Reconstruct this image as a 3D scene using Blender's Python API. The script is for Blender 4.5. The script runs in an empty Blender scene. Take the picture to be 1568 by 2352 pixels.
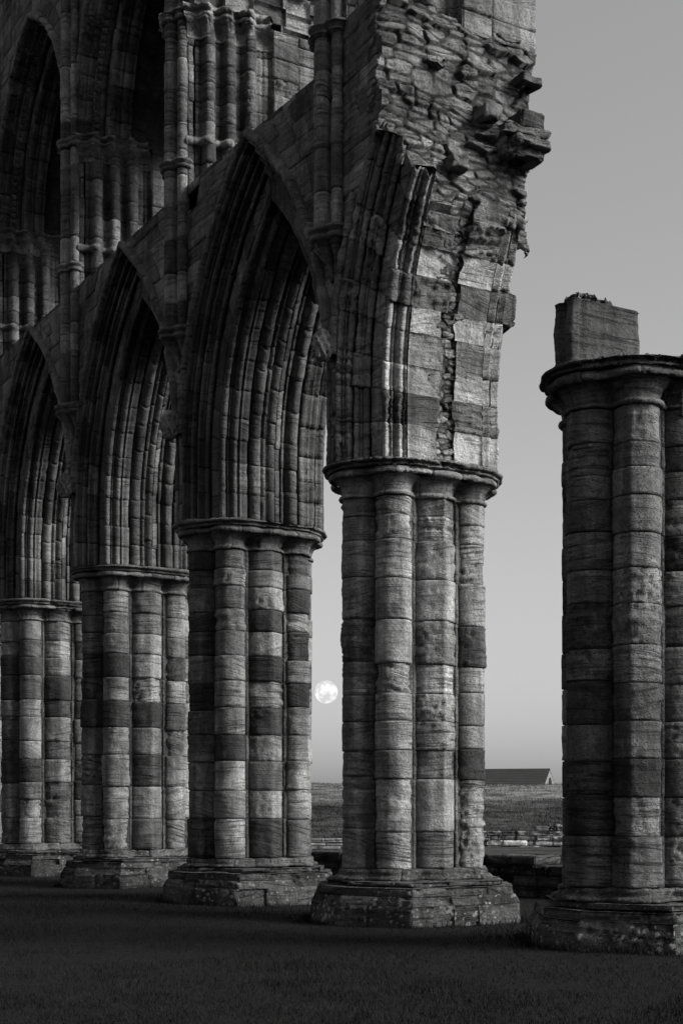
import bpy, math, random
import numpy as np
R = math.radians
random.seed(7)
rng = np.random.default_rng(7)

# ------------------------------------------------------------------ scene
sc = bpy.context.scene
col = sc.collection
HC = 1.56                      # eye height
F_PX, W_PX = 3300.0, 1568.0

# ------------------------------------------------------------------ noise
def _hash(ix, iy, iz):
    h = (ix.astype(np.uint32)*np.uint32(374761393) + iy.astype(np.uint32)*np.uint32(668265263)
         + iz.astype(np.uint32)*np.uint32(2246822519))
    h = (h ^ (h >> np.uint32(13))) * np.uint32(1274126177)
    h = h ^ (h >> np.uint32(16))
    return (h & np.uint32(0xffffff)).astype(np.float64)/float(0xffffff)
def vnoise(p):
    i = np.floor(p).astype(np.int64); f = p - i; f = f*f*(3-2*f)
    r = 0
    for dx in (0, 1):
        wx = f[..., 0] if dx else 1-f[..., 0]
        for dy in (0, 1):
            wy = f[..., 1] if dy else 1-f[..., 1]
            for dz in (0, 1):
                wz = f[..., 2] if dz else 1-f[..., 2]
                r = r + wx*wy*wz*_hash(i[..., 0]+dx, i[..., 1]+dy, i[..., 2]+dz)
    return r
def fbm(p, o=3):
    r, a, t = 0, 1.0, 0
    for k in range(o):
        r = r + a*vnoise(p + 31.7*k); t += a; a *= .5; p = p*2.03
    return r/t

# ------------------------------------------------------------------ frame of the arcade
PC = np.array([[3.39, 15.67], [1.006, 20.0], [-1.509, 24.05], [-4.06, 28.5], [-6.69, 33.0], [-9.32, 37.5], [-11.95, 42.0]])
UA = R(30.3)
U = np.array([-math.sin(UA), math.cos(UA)]); NV = np.array([-math.cos(UA), -math.sin(UA)])
SL = [np.linalg.norm(PC[i+1]-PC[i]) for i in range(6)]
SP = np.array([-SL[0], 0, SL[1], SL[1]+SL[2], sum(SL[1:4]), sum(SL[1:5]), sum(SL[1:6])])   # s of piers 0..6
def Wd(s, t, z):
    s = np.asarray(s, float); t = np.asarray(t, float); z = np.asarray(z, float)
    s, t, z = np.broadcast_arrays(s, t, z)
    x = np.interp(s, SP, PC[:, 0]); y = np.interp(s, SP, PC[:, 1])
    return np.stack([x + t*NV[0], y + t*NV[1], z], -1)
def Wp(i):      # local frame of pier i (no kink)
    def f(s, t, z):
        s, t, z = np.broadcast_arrays(np.asarray(s, float), np.asarray(t, float), np.asarray(z, float))
        return np.stack([PC[i, 0] + s*U[0] + t*NV[0], PC[i, 1] + s*U[1] + t*NV[1], z], -1)
    return f

# ------------------------------------------------------------------ mesh collector: stones as patches with sunk joints
def tag(o, label=None, cat=None, group=None, kind=None):
    if label: o['label'] = label
    if cat: o['category'] = cat
    if group: o['group'] = group
    if kind: o['kind'] = kind
def empty(name, loc, parent=None, rz=0):
    o = bpy.data.objects.new(name, None); col.objects.link(o); o.location = loc
    o.empty_display_size = .3
    o.rotation_euler.z = rz
    if parent:
        o.parent = parent; o.location = [loc[k]-WL[parent.name][k] for k in range(3)]
    WL[o.name] = tuple(loc)
    return o
WL = {}
class Acc:
    def __init__(self): self.P = []; self.N = []; self.A = []; self.B = []; self.C = []; self.F = []; self.n = 0
    def raw(self, P, N, F, amp, border, tone, seed, lich=0.):
        m = len(P)
        self.P.append(P); self.N.append(N); self.A.append(np.full(m, amp)); self.B.append(border)
        c = np.empty((m, 4)); c[:, 0] = tone; c[:, 1] = seed; c[:, 2] = lich; c[:, 3] = 1
        self.C.append(c); self.F.append(F + self.n); self.n += m
    def patch(self, F, a0, a1, b0, b1, res=.05, tone=.6, amp=.012, groove=.028, edge=.014, off=0., flip=False, seed=None, lich=0., resa=None):
        m = 5
        al = np.linspace(a0, a1, m); bl = np.linspace(b0, b1, m)
        La = np.linalg.norm(np.diff(F(al, np.full(m, (b0+b1)/2)), axis=0), axis=1).sum()
        Lb = np.linalg.norm(np.diff(F(np.full(m, (a0+a1)/2), bl), axis=0), axis=1).sum()
        if La < .012 or Lb < .012: return
        na = max(2, int(round(La/(resa or res)))); nb = max(2, int(round(Lb/res)))
        ea = min(edge/La, .22); eb = min(edge/Lb, .22)
        ta = np.concatenate([[0], np.linspace(ea, 1-ea, na+1), [1]]); tb = np.concatenate([[0], np.linspace(eb, 1-eb, nb+1), [1]])
        A, B = np.meshgrid(a0+(a1-a0)*ta, b0+(b1-b0)*tb, indexing='ij')
        P = F(A, B)
        da = np.gradient(P, axis=0); db = np.gradient(P, axis=1)
        N = np.cross(da, db); ln = np.linalg.norm(N, axis=2, keepdims=True); N = N/np.maximum(ln, 1e-9)
        if flip: N = -N
        br = np.zeros(A.shape); br[0] = br[-1] = 1; br[:, 0] = br[:, -1] = 1
        r2 = np.zeros(A.shape); r2[1] = r2[-2] = 1; r2[:, 1] = r2[:, -2] = 1; r2[br > 0] = 0
        P = P + N*(off*(1-br) - groove*br - .3*edge*r2)[..., None]
        ni, nj = A.shape
        idx = np.arange(ni*nj).reshape(ni, nj)
        q = np.stack([idx[:-1, :-1], idx[1:, :-1], idx[1:, 1:], idx[:-1, 1:]], -1).reshape(-1, 4)
        if flip: q = q[:, ::-1]
        self.raw(P.reshape(-1, 3), N.reshape(-1, 3), q, amp, br.reshape(-1), tone, random.random() if seed is None else seed, lich)
    def build(self, name, mat, parent=None, label=None, smooth=True, rough=1.0):
        P = np.concatenate(self.P); N = np.concatenate(self.N); A = np.concatenate(self.A); B = np.concatenate(self.B)
        C = np.concatenate(self.C); Fq = np.concatenate(self.F)
        sd = C[:, 1:2]*40
        tilt = (C[:, 1:2]-.5)**3*3.6
        q = P.copy(); q[:, 2:3] = q[:, 2:3] + (P[:, 0:1]*.8 + P[:, 1:2]*.4)*tilt
        bed = fbm(q*np.array([1.3, 1.3, 16.0]) + sd, 3)
        lump = fbm(P*5.5 + sd, 3); pit = fbm(P*23.0 + sd, 2)
        amt = np.clip(1.6*(C[:, 1]*7.3 % 1) , .35, 1.5)
        wb = (C[:, 1]*13.7) % 1; wp_ = (C[:, 1]*29.3) % 1
        h = ((.15+1.3*wb)*bed + .8*lump + (.2+1.1*wp_**2)*np.clip(pit*2.4-1.3, 0, 1)) - .75
        P = P - N*(A*h*3.4*amt*(1-.75*B))[:, None]
        if parent is not None: P = P - np.array(WL[parent.name])
        me = bpy.data.meshes.new(name)
        nf = len(Fq)
        me.vertices.add(len(P)); me.vertices.foreach_set('co', P.astype(np.float32).ravel())
        me.loops.add(nf*4); me.loops.foreach_set('vertex_index', Fq.astype(np.int32).ravel())
        me.polygons.add(nf); me.polygons.foreach_set('loop_start', np.arange(0, nf*4, 4, dtype=np.int32))
        me.polygons.foreach_set('loop_total', np.full(nf, 4, dtype=np.int32))
        me.polygons.foreach_set('use_smooth', np.full(nf, smooth))
        at = me.attributes.new('stone', 'FLOAT_COLOR', 'POINT'); at.data.foreach_set('color', C.astype(np.float32).ravel())
        me.update(); me.validate()
        me.materials.append(mat)
        o = bpy.data.objects.new(name, me); col.objects.link(o)
        if parent is not None: o.parent = parent
        if label: o['label'] = label
        return o

def box_stone(acc, W, s0, s1, t0, t1, z0, z1, res=.05, tone=.6, amp=.014, taper=0., skip='', lich=0., **k):
    """a squared stone of six faces in frame W"""
    sd = random.random(); cs, ct = (s0+s1)/2, (t0+t1)/2
    def T(z): return 1 - taper*(z-z0)/(z1-z0+1e-9)
    def X(s, t, z): return W(cs+(s-cs)*T(z), ct+(t-ct)*T(z), z)
    kw = dict(res=res, tone=tone, amp=amp, seed=sd, groove=k.get('groove', .012), edge=k.get('edge', .02), lich=lich)
    if 'n' not in skip: acc.patch(lambda a, b: X(a, t1+0*a, b), s0, s1, z0, z1, flip=FL(W, 't', 1), **kw)
    if 'f' not in skip: acc.patch(lambda a, b: X(a, t0+0*a, b), s0, s1, z0, z1, flip=FL(W, 't', -1), **kw)
    acc.patch(lambda a, b: X(s0+0*a, a, b), t0, t1, z0, z1, flip=FL(W, 's', -1), **kw)
    acc.patch(lambda a, b: X(s1+0*a, a, b), t0, t1, z0, z1, flip=FL(W, 's', 1), **kw)
    acc.patch(lambda a, b: X(a, b, z1+0*a), s0, s1, t0, t1, flip=FL(W, 'z', 1), **kw)
    acc.patch(lambda a, b: X(a, b, z0+0*a), s0, s1, t0, t1, flip=FL(W, 'z', -1), **kw)
def rock(acc, W, s0, s1, t0, t1, z0, z1, res=.035, tone=.5, amp=.03, pw=.5):
    c = np.array([(s0+s1)/2, (t0+t1)/2, (z0+z1)/2]); h = np.array([s1-s0, t1-t0, z1-z0])/2
    sd = random.random()
    def P(th, ph):
        sg = lambda v, e: np.sign(v)*np.abs(v)**e
        x = sg(np.cos(ph), pw)*sg(np.cos(th), pw); y = sg(np.cos(ph), pw)*sg(np.sin(th), pw); z = sg(np.sin(ph), pw)
        n = 1.02 + .38*(vnoise(np.stack([x*1.3+sd*9, y*1.3, z*1.3+sd*31], -1))-.5)
        return W(c[0]+h[0]*x*n, c[1]+h[1]*y*n, c[2]+h[2]*z*n)
    fl = FL(W, 's', 1)
    acc.patch(P, -math.pi, math.pi, -math.pi/2+.02, math.pi/2-.02, res=res*.6, tone=tone, amp=amp, groove=0, edge=.001, seed=sd, flip=not np.linalg.det(np.stack([W(1., 0., 0.)-W(0., 0., 0.), W(0., 1., 0.)-W(0., 0., 0.), W(0., 0., 1.)-W(0., 0., 0.)])) > 0)
def FL(W, ax, sg):
    o = W(0., 0., 0.); es = W(1., 0., 0.)-o; et = W(0., 1., 0.)-o; ez = W(0., 0., 1.)-o
    if ax == 't': n, d = np.cross(es, ez), et
    elif ax == 's': n, d = np.cross(et, ez), es
    else: n, d = np.cross(es, et), ez
    return bool(np.dot(n, d)*sg < 0)

# ------------------------------------------------------------------ materials
def newmat(name):
    m = bpy.data.materials.new(name); m.use_nodes = True; nt = m.node_tree; nt.nodes.clear()
    return m, nt, nt.nodes, nt.links
def stone_mat(name, light=.255, dark=.045, lichen=0., bump=.85, gain=1.0):
    m, nt, N, L = newmat(name)
    def nd(t, **k):
        x = N.new(t)
        for a, b in k.items(): setattr(x, a, b)
        return x
    def math_(op, a, b=None, c=None, clamp=False):
        x = nd('ShaderNodeMath', operation=op, use_clamp=clamp)
        for i, v in enumerate((a, b, c)):
            if v is None: continue
            if isinstance(v, (int, float)): x.inputs[i].default_value = v
            else: L.new(v, x.inputs[i])
        return x.outputs[0]
    at = nd('ShaderNodeAttribute', attribute_name='stone'); sp = nd('ShaderNodeSeparateColor'); L.new(at.outputs['Color'], sp.inputs[0])
    tone, seed, lic = sp.outputs[0], sp.outputs[1], sp.outputs[2]
    geo = nd('ShaderNodeNewGeometry')
    sx = nd('ShaderNodeSeparateXYZ'); L.new(geo.outputs['Position'], sx.inputs[0])
    tilt = math_('MULTIPLY', math_('POWER', math_('SUBTRACT', seed, .5), 3.0), 3.6)
    hx = math_('ADD', math_('MULTIPLY', sx.outputs[0], .8), math_('MULTIPLY', sx.outputs[1], .4))
    zz = math_('ADD', sx.outputs[2], math_('MULTIPLY', hx, tilt))
    sd = math_('MULTIPLY', seed, 53.0)
    cb = nd('ShaderNodeCombineXYZ')
    L.new(math_('ADD', sx.outputs[0], sd), cb.inputs[0]); L.new(math_('ADD', sx.outputs[1], sd), cb.inputs[1]); L.new(math_('ADD', zz, sd), cb.inputs[2])
    mp = nd('ShaderNodeMapping'); mp.inputs['Scale'].default_value = (1.6, 1.6, 22); L.new(cb.outputs[0], mp.inputs[0])
    bed = nd('ShaderNodeTexNoise'); bed.inputs['Scale'].default_value = 1; bed.inputs['Detail'].default_value = 6; bed.inputs['Roughness'].default_value = .62; bed.inputs['Distortion'].default_value = .5
    L.new(mp.outputs[0], bed.inputs['Vector'])
    big = nd('ShaderNodeTexNoise'); big.inputs['Scale'].default_value = 3.2; big.inputs['Detail'].default_value = 5; big.inputs['Roughness'].default_value = .6
    L.new(cb.outputs[0], big.inputs['Vector'])
    fine = nd('ShaderNodeTexNoise'); fine.inputs['Scale'].default_value = 27; fine.inputs['Detail'].default_value = 5; fine.inputs['Roughness'].default_value = .7
    L.new(geo.outputs['Position'], fine.inputs['Vector'])
    mp2 = nd('ShaderNodeMapping'); mp2.inputs['Scale'].default_value = (26, 26, 60); L.new(cb.outputs[0], mp2.inputs[0])
    pits = nd('ShaderNodeTexVoronoi'); pits.inputs['Scale'].default_value = 1; L.new(mp2.outputs[0], pits.inputs['Vector'])
    pit = math_('SUBTRACT', 1.0, math_('MULTIPLY', pits.outputs['Distance'], 3.2), clamp=True)
    pmask = math_('MULTIPLY', math_('SUBTRACT', big.outputs[0], .43), 9.0, clamp=True)
    pit = math_('MULTIPLY', pit, pmask)
    # soot-like weathering with its own patchy outline
    geo2 = nd('ShaderNodeTexNoise'); geo2.inputs['Scale'].default_value = .9; geo2.inputs['Detail'].default_value = 6; geo2.inputs['Roughness'].default_value = .7
    L.new(geo.outputs['Position'], geo2.inputs['Vector'])
    stain = math_('MULTIPLY', math_('SUBTRACT', geo2.outputs[0], .40), 6.0, clamp=True)
    alb = math_('ADD', math_('MULTIPLY', math_('POWER', tone, 1.6), light-dark), dark)
    fr = lambda k: math_('FRACT', math_('MULTIPLY', seed, k))
    bs_ = math_('MULTIPLY', math_('POWER', fr(13.7), 1.7), math_('MULTIPLY', math_('SUBTRACT', big.outputs[0], .3), 2.6, clamp=True))     # how strongly this stone shows its bedding
    bedc = math_('MULTIPLY', math_('SUBTRACT', bed.outputs[0], .5), math_('ADD', .3, math_('MULTIPLY', bs_, 2.3)))
    v = math_('ADD', .62, bedc)
    v = math_('MULTIPLY', v, math_('ADD', .25, math_('MULTIPLY', big.outputs[0], 1.5)))
    v = math_('MULTIPLY', v, math_('ADD', .25, math_('MULTIPLY', fine.outputs[0], 1.5)))
    v = math_('MULTIPLY', v, math_('SUBTRACT', 1.0, math_('MULTIPLY', pit, .72)))
    crk = math_('MULTIPLY', math_('SUBTRACT', .45, bed.outputs[0]), 9.0, clamp=True)
    crk = math_('MULTIPLY', crk, math_('ADD', .12, math_('MULTIPLY', math_('POWER', fr(5.3), 1.6), .85)))
    v = math_('MULTIPLY', v, math_('SUBTRACT', 1.0, math_('MULTIPLY', crk, .62)))
    v = math_('MULTIPLY', v, 1.18)
    v = math_('MULTIPLY', v, math_('ADD', .58, math_('MULTIPLY', stain, .5)))
    ms = nd('ShaderNodeMapping'); ms.inputs['Scale'].default_value = (6, 6, .7); L.new(geo.outputs['Position'], ms.inputs[0])
    run = nd('ShaderNodeTexNoise'); run.inputs['Scale'].default_value = 1; run.inputs['Detail'].default_value = 5; run.inputs['Roughness'].default_value = .65; L.new(ms.outputs[0], run.inputs['Vector'])
    v = math_('MULTIPLY', v, math_('ADD', .60, math_('MULTIPLY', math_('MULTIPLY', math_('SUBTRACT', run.outputs[0], .36), 5.0, clamp=True), .48)))
    v = math_('MAXIMUM', v, .05)
    alb = math_('MULTIPLY', math_('MULTIPLY', alb, v), 1.75*gain*.95)
    # lichen spots
    lv = nd('ShaderNodeTexVoronoi'); lv.inputs['Scale'].default_value = 11; L.new(cb.outputs[0], lv.inputs['Vector'])
    ln = nd('ShaderNodeTexNoise'); ln.inputs['Scale'].default_value = 26; ln.inputs['Detail'].default_value = 3; L.new(geo.outputs['Position'], ln.inputs['Vector'])
    lm = nd('ShaderNodeTexNoise'); lm.inputs['Scale'].default_value = 2.2; lm.inputs['Detail'].default_value = 4; L.new(geo.outputs['Position'], lm.inputs['Vector'])
    spot = math_('ADD', math_('MULTIPLY', lv.outputs['Distance'], -3.0), math_('MULTIPLY', ln.outputs[0], 1.6))
    spot = math_('ADD', spot, math_('MULTIPLY', lm.outputs[0], 2.6))
    spot = math_('MULTIPLY', math_('SUBTRACT', spot, 1.27), 5.0, clamp=True)
    spot = math_('MULTIPLY', math_('MULTIPLY', spot, lic), .85)
    mx = nd('ShaderNodeMix', data_type='FLOAT'); L.new(spot, mx.inputs['Factor']); L.new(alb, mx.inputs['A']); mx.inputs['B'].default_value = .20
    cc = nd('ShaderNodeCombineColor')
    for k in range(3): L.new(mx.outputs['Result'], cc.inputs[k])
    hgt = math_('ADD', math_('MULTIPLY', bed.outputs[0], math_('ADD', .25, math_('MULTIPLY', bs_, 1.3))), math_('MULTIPLY', fine.outputs[0], .55))
    hgt = math_('SUBTRACT', hgt, math_('ADD', math_('MULTIPLY', pit, .9), math_('MULTIPLY', crk, .5)))
    hgt = math_('ADD', hgt, math_('MULTIPLY', big.outputs[0], .5))
    bp = nd('ShaderNodeBump'); bp.inputs['Strength'].default_value = bump; bp.inputs['Distance'].default_value = .06; L.new(hgt, bp.inputs['Height'])
    bs = nd('ShaderNodeBsdfPrincipled'); bs.inputs['Roughness'].default_value = .92; bs.inputs['Specular IOR Level'].default_value = .15
    L.new(cc.outputs[0], bs.inputs['Base Color']); L.new(bp.outputs[0], bs.inputs['Normal'])
    out = nd('ShaderNodeOutputMaterial'); L.new(bs.outputs[0], out.inputs[0])
    return m
def plain_mat(name, c0, c1, scale=8, stretch=(1, 1, 1), bump=.4, detail=8, emit=None, rough=.9, dist=.05):
    m, nt, N, L = newmat(name)
    tc = N.new('ShaderNodeNewGeometry'); mp = N.new('ShaderNodeMapping'); mp.inputs['Scale'].default_value = stretch
    L.new(tc.outputs['Position'], mp.inputs[0])
    n1 = N.new('ShaderNodeTexNoise'); n1.inputs['Scale'].default_value = scale; n1.inputs['Detail'].default_value = detail; n1.inputs['Roughness'].default_value = .7
    L.new(mp.outputs[0], n1.inputs['Vector'])
    cr = N.new('ShaderNodeValToRGB'); cr.color_ramp.elements[0].position = .32; cr.color_ramp.elements[1].position = .7
    cr.color_ramp.elements[0].color = (c0, c0, c0, 1); cr.color_ramp.elements[1].color = (c1, c1, c1, 1)
    L.new(n1.outputs[0], cr.inputs[0])
    bs = N.new('ShaderNodeBsdfPrincipled'); bs.inputs['Roughness'].default_value = rough; bs.inputs['Specular IOR Level'].default_value = .1
    L.new(cr.outputs[0], bs.inputs['Base Color'])
    bp = N.new('ShaderNodeBump'); bp.inputs['Strength'].default_value = bump; bp.inputs['Distance'].default_value = dist; L.new(n1.outputs[0], bp.inputs['Height'])
    L.new(bp.outputs[0], bs.inputs['Normal'])
    out = N.new('ShaderNodeOutputMaterial'); L.new(bs.outputs[0], out.inputs[0])
    return m
M_STONE = stone_mat('weathered_sandstone')
M_BASE = stone_mat('lichened_sandstone', light=.10, dark=.025, bump=1.)
M_PALE = stone_mat('pale_lichened_stone', light=.38, dark=.05, gain=1.1)
M_DARK = stone_mat('dark_sandstone', light=.22, dark=.04, bump=.85)  # darker sandstone for wall faces, hood moulds and gallery
M_ARCH = stone_mat('arch_shade_sandstone', light=.165, dark=.028, bump=.7)  # deep shadow of the arches painted in as a darker stone colour
M_FAR = stone_mat('far_sandstone', light=.19, dark=.026, bump=.85)  # darker sandstone for the piers beyond the nearest and their gallery jambs
M_PIER0 = stone_mat('right_pier_sandstone', light=.15, dark=.026, bump=1.)  # darker sandstone for the free-standing pier at right
M_RUB = stone_mat('rubble_core', light=.20, dark=.05, bump=1.)
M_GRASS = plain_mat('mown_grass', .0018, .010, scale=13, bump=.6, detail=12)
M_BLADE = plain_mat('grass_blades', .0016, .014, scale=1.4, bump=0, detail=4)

# ------------------------------------------------------------------ outline helpers
def polar(circ, g=0.):
    """outer outline of a cluster of circles, as a function of the angle in the (s,t) plane"""
    def f(th, gg=0.):
        dx, dy = np.cos(th), np.sin(th)
        best = np.zeros_like(dx) + .1
        for (cx, cy, r) in circ:
            rr = r + g + gg
            b = dx*cx + dy*cy; d = b*b - (cx*cx+cy*cy) + rr*rr
            rho = np.where(d > 0, b + np.sqrt(np.maximum(d, 0)), 0)
            best = np.maximum(best, rho)
        return best
    return f
SHAFTS = [(-.40, 0, .325, math.pi, 1), (-.42, .60, .245, math.atan2(.61, -.42), 0), (0, .85, .27, math.pi/2, .5), (.42, .60, .245, math.atan2(.61, .42), 0),
          (.40, 0, .325, 0, 1), (.42, -.60, .245, math.atan2(-.61, .42), 0), (0, -.85, .27, -math.pi/2, .5), (-.42, -.60, .245, math.atan2(-.61, -.42), 0)]
# (s, t, radius, outward angle, keel).  s negative = towards the camera and right
PIER_CIRC = [(a, b, r) for a, b, r, _, _ in SHAFTS]
def keel_r(r, th, k):
    if not k: return r + 0*th
    tt = math.acos(1/(1+.17*k))
    th = (th+math.pi) % (2*math.pi) - math.pi
    return np.where(np.abs(th) < tt, r/np.cos(np.abs(th)-tt)*1.0, r)
Z_FOOT, Z_NECK, Z_CAP = .70, 5.70, 6.16
D, M, L_ = .15, .50, .80
def yz(ys, depth): return [HC + (1850-y)*depth/F_PX for y in ys]
COURSES = {
 0: yz([951, 1013, 1071, 1136, 1222, 1303, 1385, 1480, 1568, 1655, 1742, 1832, 1923], 14.8),
 1: yz([1181, 1238, 1328, 1423, 1524, 1592, 1656, 1723, 1790, 1912], 19.2),
 2: yz([1305, 1345, 1397, 1448, 1505, 1563, 1625, 1688, 1748, 1816, 1881], 23.2),
 3: yz([1405, 1453, 1500, 1555, 1610, 1670, 1733, 1807, 1881], 27.6)}
TONES = {  # from the top down, shafts: towards nave (2), nave-near (1), near (0), near-aisle (7)
 0: {2: 'MMMDMMDMDMMDM', 1: 'LMLLLLLLMLDLM', 0: 'MDLLDLMLLLMML', 7: 'MMMMMMMMMMMMM'},
 1: {2: 'MMMMDMMMMMM', 1: 'LLLLLLLLMLL', 0: 'MLLLMLLLMLM', 7: 'LLLLDLLLDLL'},
 2: {2: 'DMMDDMDMMMMD', 1: 'MLMLMLLLDLML', 0: 'MLLDLDLDLMLD', 7: 'MMDLDLDLLLLM'},
 3: {2: 'MMMDDDMMMM', 1: 'LMMDLDLLLL', 0: 'MMLLLDLDLM', 7: 'LLMDLMMLLL'},
}
TV = {'D': D, 'M': M, 'L': L_}
def jig(v, a=.1): return float(np.clip(v + random.uniform(-a, a), .02, 1.1))
def rtone(pd=.25):
    r = random.random()
    return jig(D) if r < pd else jig(M, .15) if r < .62 else jig(L_, .15)

def wtone(pd=.25):
    r = random.random()
    return jig(.22, .08) if r < pd*.7 else jig(.42, .13) if r < .85 else jig(.66, .1)
def make_pier(i, parent=None, res=.03, name='pier', label=None, mat=None, pk=1.):
    MS = mat or M_STONE
    W = Wp(i)
    base = empty(name, (PC[i, 0], PC[i, 1], 0), parent)
    if label: base['label'] = label
    zs = COURSES.get(i)
    if zs is None:
        zs = []; z = Z_NECK
        while z > Z_FOOT+.7: z -= random.uniform(.38, .56); zs.append(z)
    zs = [Z_NECK] + [z for z in zs if Z_FOOT+.15 < z < Z_NECK-.12] + [Z_FOOT]
    for k, (cs, ct, r, ang, kl) in enumerate(SHAFTS):
        if i == 0 and k in (1, 7): kl = .6
        vis = k in (0, 1, 2, 7)
        a = Acc(); rs = res if vis else max(.07, res)
        tn = TONES.get(i, {}).get(k)
        split = [0.]*len(zs)
        if k in (2, 7, 6): split = [random.uniform(-.05, .05) for _ in zs]
        prev = 0.
        for j in range(len(zs)-1):
            t = jig(TV[tn[j]], .09) if tn and j < len(tn) else rtone()
            z1, z0 = zs[j] + (split[j] if j else 0), zs[j+1] + (split[j+1] if j+1 < len(zs)-1 else 0)
            off = random.uniform(-.008, .012)
            dr = random.uniform(-.006, .006)
            def Fs(th, z, cs=cs, ct=ct, r=r, ang=ang, kl=kl):
                rr = keel_r(r, th, kl)
                return W(cs + rr*np.cos(ang+th), ct + rr*np.sin(ang+th), z)
            a.patch(Fs, -2.05, 2.05, z0, z1, res=rs, tone=t, amp=.015 if vis else .006, off=off, groove=.03, edge=.009)
        a.build('shaft', MS, base)
    # slim fillets and the core between the shafts
    a = Acc()
    for sx in (-1, 1):
        for sy in (-1, 1):
            for (fx, fy, fr) in ((.515, .345, .035), (.235, .80, .03)):
                ang = math.atan2(fy*sy, fx*sx)
                for j in range(len(zs)-1):
                    def Ff(th, z): return W(fx*sx + fr*np.cos(ang+th), fy*sy + fr*np.sin(ang+th), z)
                    a.patch(Ff, -1.9, 1.9, zs[j+1], zs[j], res=.05, tone=jig(.35, .2), amp=.006, groove=.015)
    po = polar([(0, .6, .3), (0, -.6, .3), (0, 0, .55), (.25, .4, .3), (-.25, .4, .3), (.25, -.4, .3), (-.25, -.4, .3)])
    def Fc(th, z): rr = po(th); return W(rr*np.cos(th), rr*np.sin(th), z)
    a.patch(Fc, 0, 2*math.pi, Z_FOOT-.1, Z_NECK+.1, res=.15, tone=.3, amp=.0)
    a.build('core', MS, base)
    # capital
    a = Acc()
    prof = [(-.02, 5.69), (.03, 5.70), (.042, 5.72), (.03, 5.75), (-.004, 5.76), (-.002, 5.80), (.012, 5.85), (.04, 5.90), (.085, 5.94), (.125, 5.955)]
    prof2 = [(.115, 5.95), (.165, 5.955), (.185, 5.985), (.175, 6.02), (.14, 6.035), (.145, 6.05)]
    prof3 = [(.12, 6.045), (.185, 6.055), (.20, 6.075), (.165, 6.085), (.17, 6.098), (.235, 6.108), (.25, 6.13), (.235, 6.155), (.18, 6.165), (-.12, 6.17)]
    po1 = polar(PIER_CIRC)
    po2 = polar(PIER_CIRC + [(.50, .33, .10), (-.50, .33, .10), (.50, -.33, .10), (-.50, -.33, .10), (.22, .76, .12), (-.22, .76, .12), (.22, -.76, .12), (-.22, -.76, .12)])
    po3 = polar(PIER_CIRC + [(.40, .36, .30), (-.40, .36, .30), (.40, -.36, .30), (-.40, -.36, .30), (.24, .70, .22), (-.24, .70, .22), (.24, -.70, .22), (-.24, -.70, .22)])
    pq = polar([(0, .52, .60), (0, -.52, .60), (0, 0, .73), (.30, .42, .40), (-.30, .42, .40), (.30, -.42, .40), (-.30, -.42, .40)])
    po4 = lambda th, gg=0.: .45*po3(th, gg) + .55*pq(th, gg)
    def band(pf, po, cuts, tone, amp, rs):
        g = np.array(pf); ln = np.concatenate([[0], np.cumsum(np.hypot(np.diff(g[:, 0]), np.diff(g[:, 1])))]); ln /= ln[-1]
        def Fb(th, v):
            gg = np.interp(v, ln, g[:, 0]); z = np.interp(v, ln, g[:, 1])
            rr = po(th, gg)
            return W(rr*np.cos(th), rr*np.sin(th), z)
        for c in range(len(cuts)-1):
            a.patch(Fb, cuts[c], cuts[c+1], 0, 1, res=rs, tone=jig(tone, .15), amp=amp, groove=.012, edge=.008)
    n = 12; o0 = random.uniform(0, .4)
    cuts = [o0 + 2*math.pi*c/n for c in range(n+1)]
    band(prof, po1, cuts, .6, .006, res*.75)
    band(prof2, po3, [c+.2 for c in cuts], .55, .016, res*.75)
    cuts = [o0 + 2*math.pi*c/7 for c in range(8)]
    band(prof3, po4, cuts, .45, .016, res*.75)
    # solid top of the abacus
    def Ft(th, v): rr = po4(th, .1)*v; return W(rr*np.cos(th), rr*np.sin(th), 6.168+0*th)
    a.patch(Ft, 0, 2*math.pi, .02, 1, res=.12, tone=.5, amp=0, groove=0, flip=True)
    a.build('capital', MS, base)
    # moulded foot and stepped plinth
    a = Acc()
    profb = [(-.03, .71), (.035, .69), (.05, .655), (.03, .63), (.04, .615), (.10, .60), (.125, .575), (.11, .55), (.0, .54)]
    g = np.array(profb[::-1])
    lnb = np.concatenate([[0], np.cumsum(np.hypot(np.diff(g[:, 0]), np.diff(g[:, 1])))]); lnb /= lnb[-1]
    def Fm(th, v):
        gg = np.interp(v, lnb, g[:, 0]); z = np.interp(v, lnb, g[:, 1]); rr = po2(th, gg)
        return W(rr*np.cos(th), rr*np.sin(th), z)
    for c in range(9): a.patch(Fm, c*2*math.pi/9+.3, (c+1)*2*math.pi/9+.3, 0, 1, res=res, tone=jig(.6, .25), amp=.011, groove=.015, edge=.01, lich=.4)
    OC = [(-1.29, .86), (-.34, 1.46), (.34, 1.46), (1.29, .86), (1.29, -.86), (.34, -1.46), (-.34, -1.46), (-1.29, -.86)]
    tiers = [(.845, .845, .545, .49, 1), (.93, .945, .475, .37, 1), (1.0, .945, .25, .37, 1), (1.0, 1.02, .25, -.3, 1)]
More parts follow.
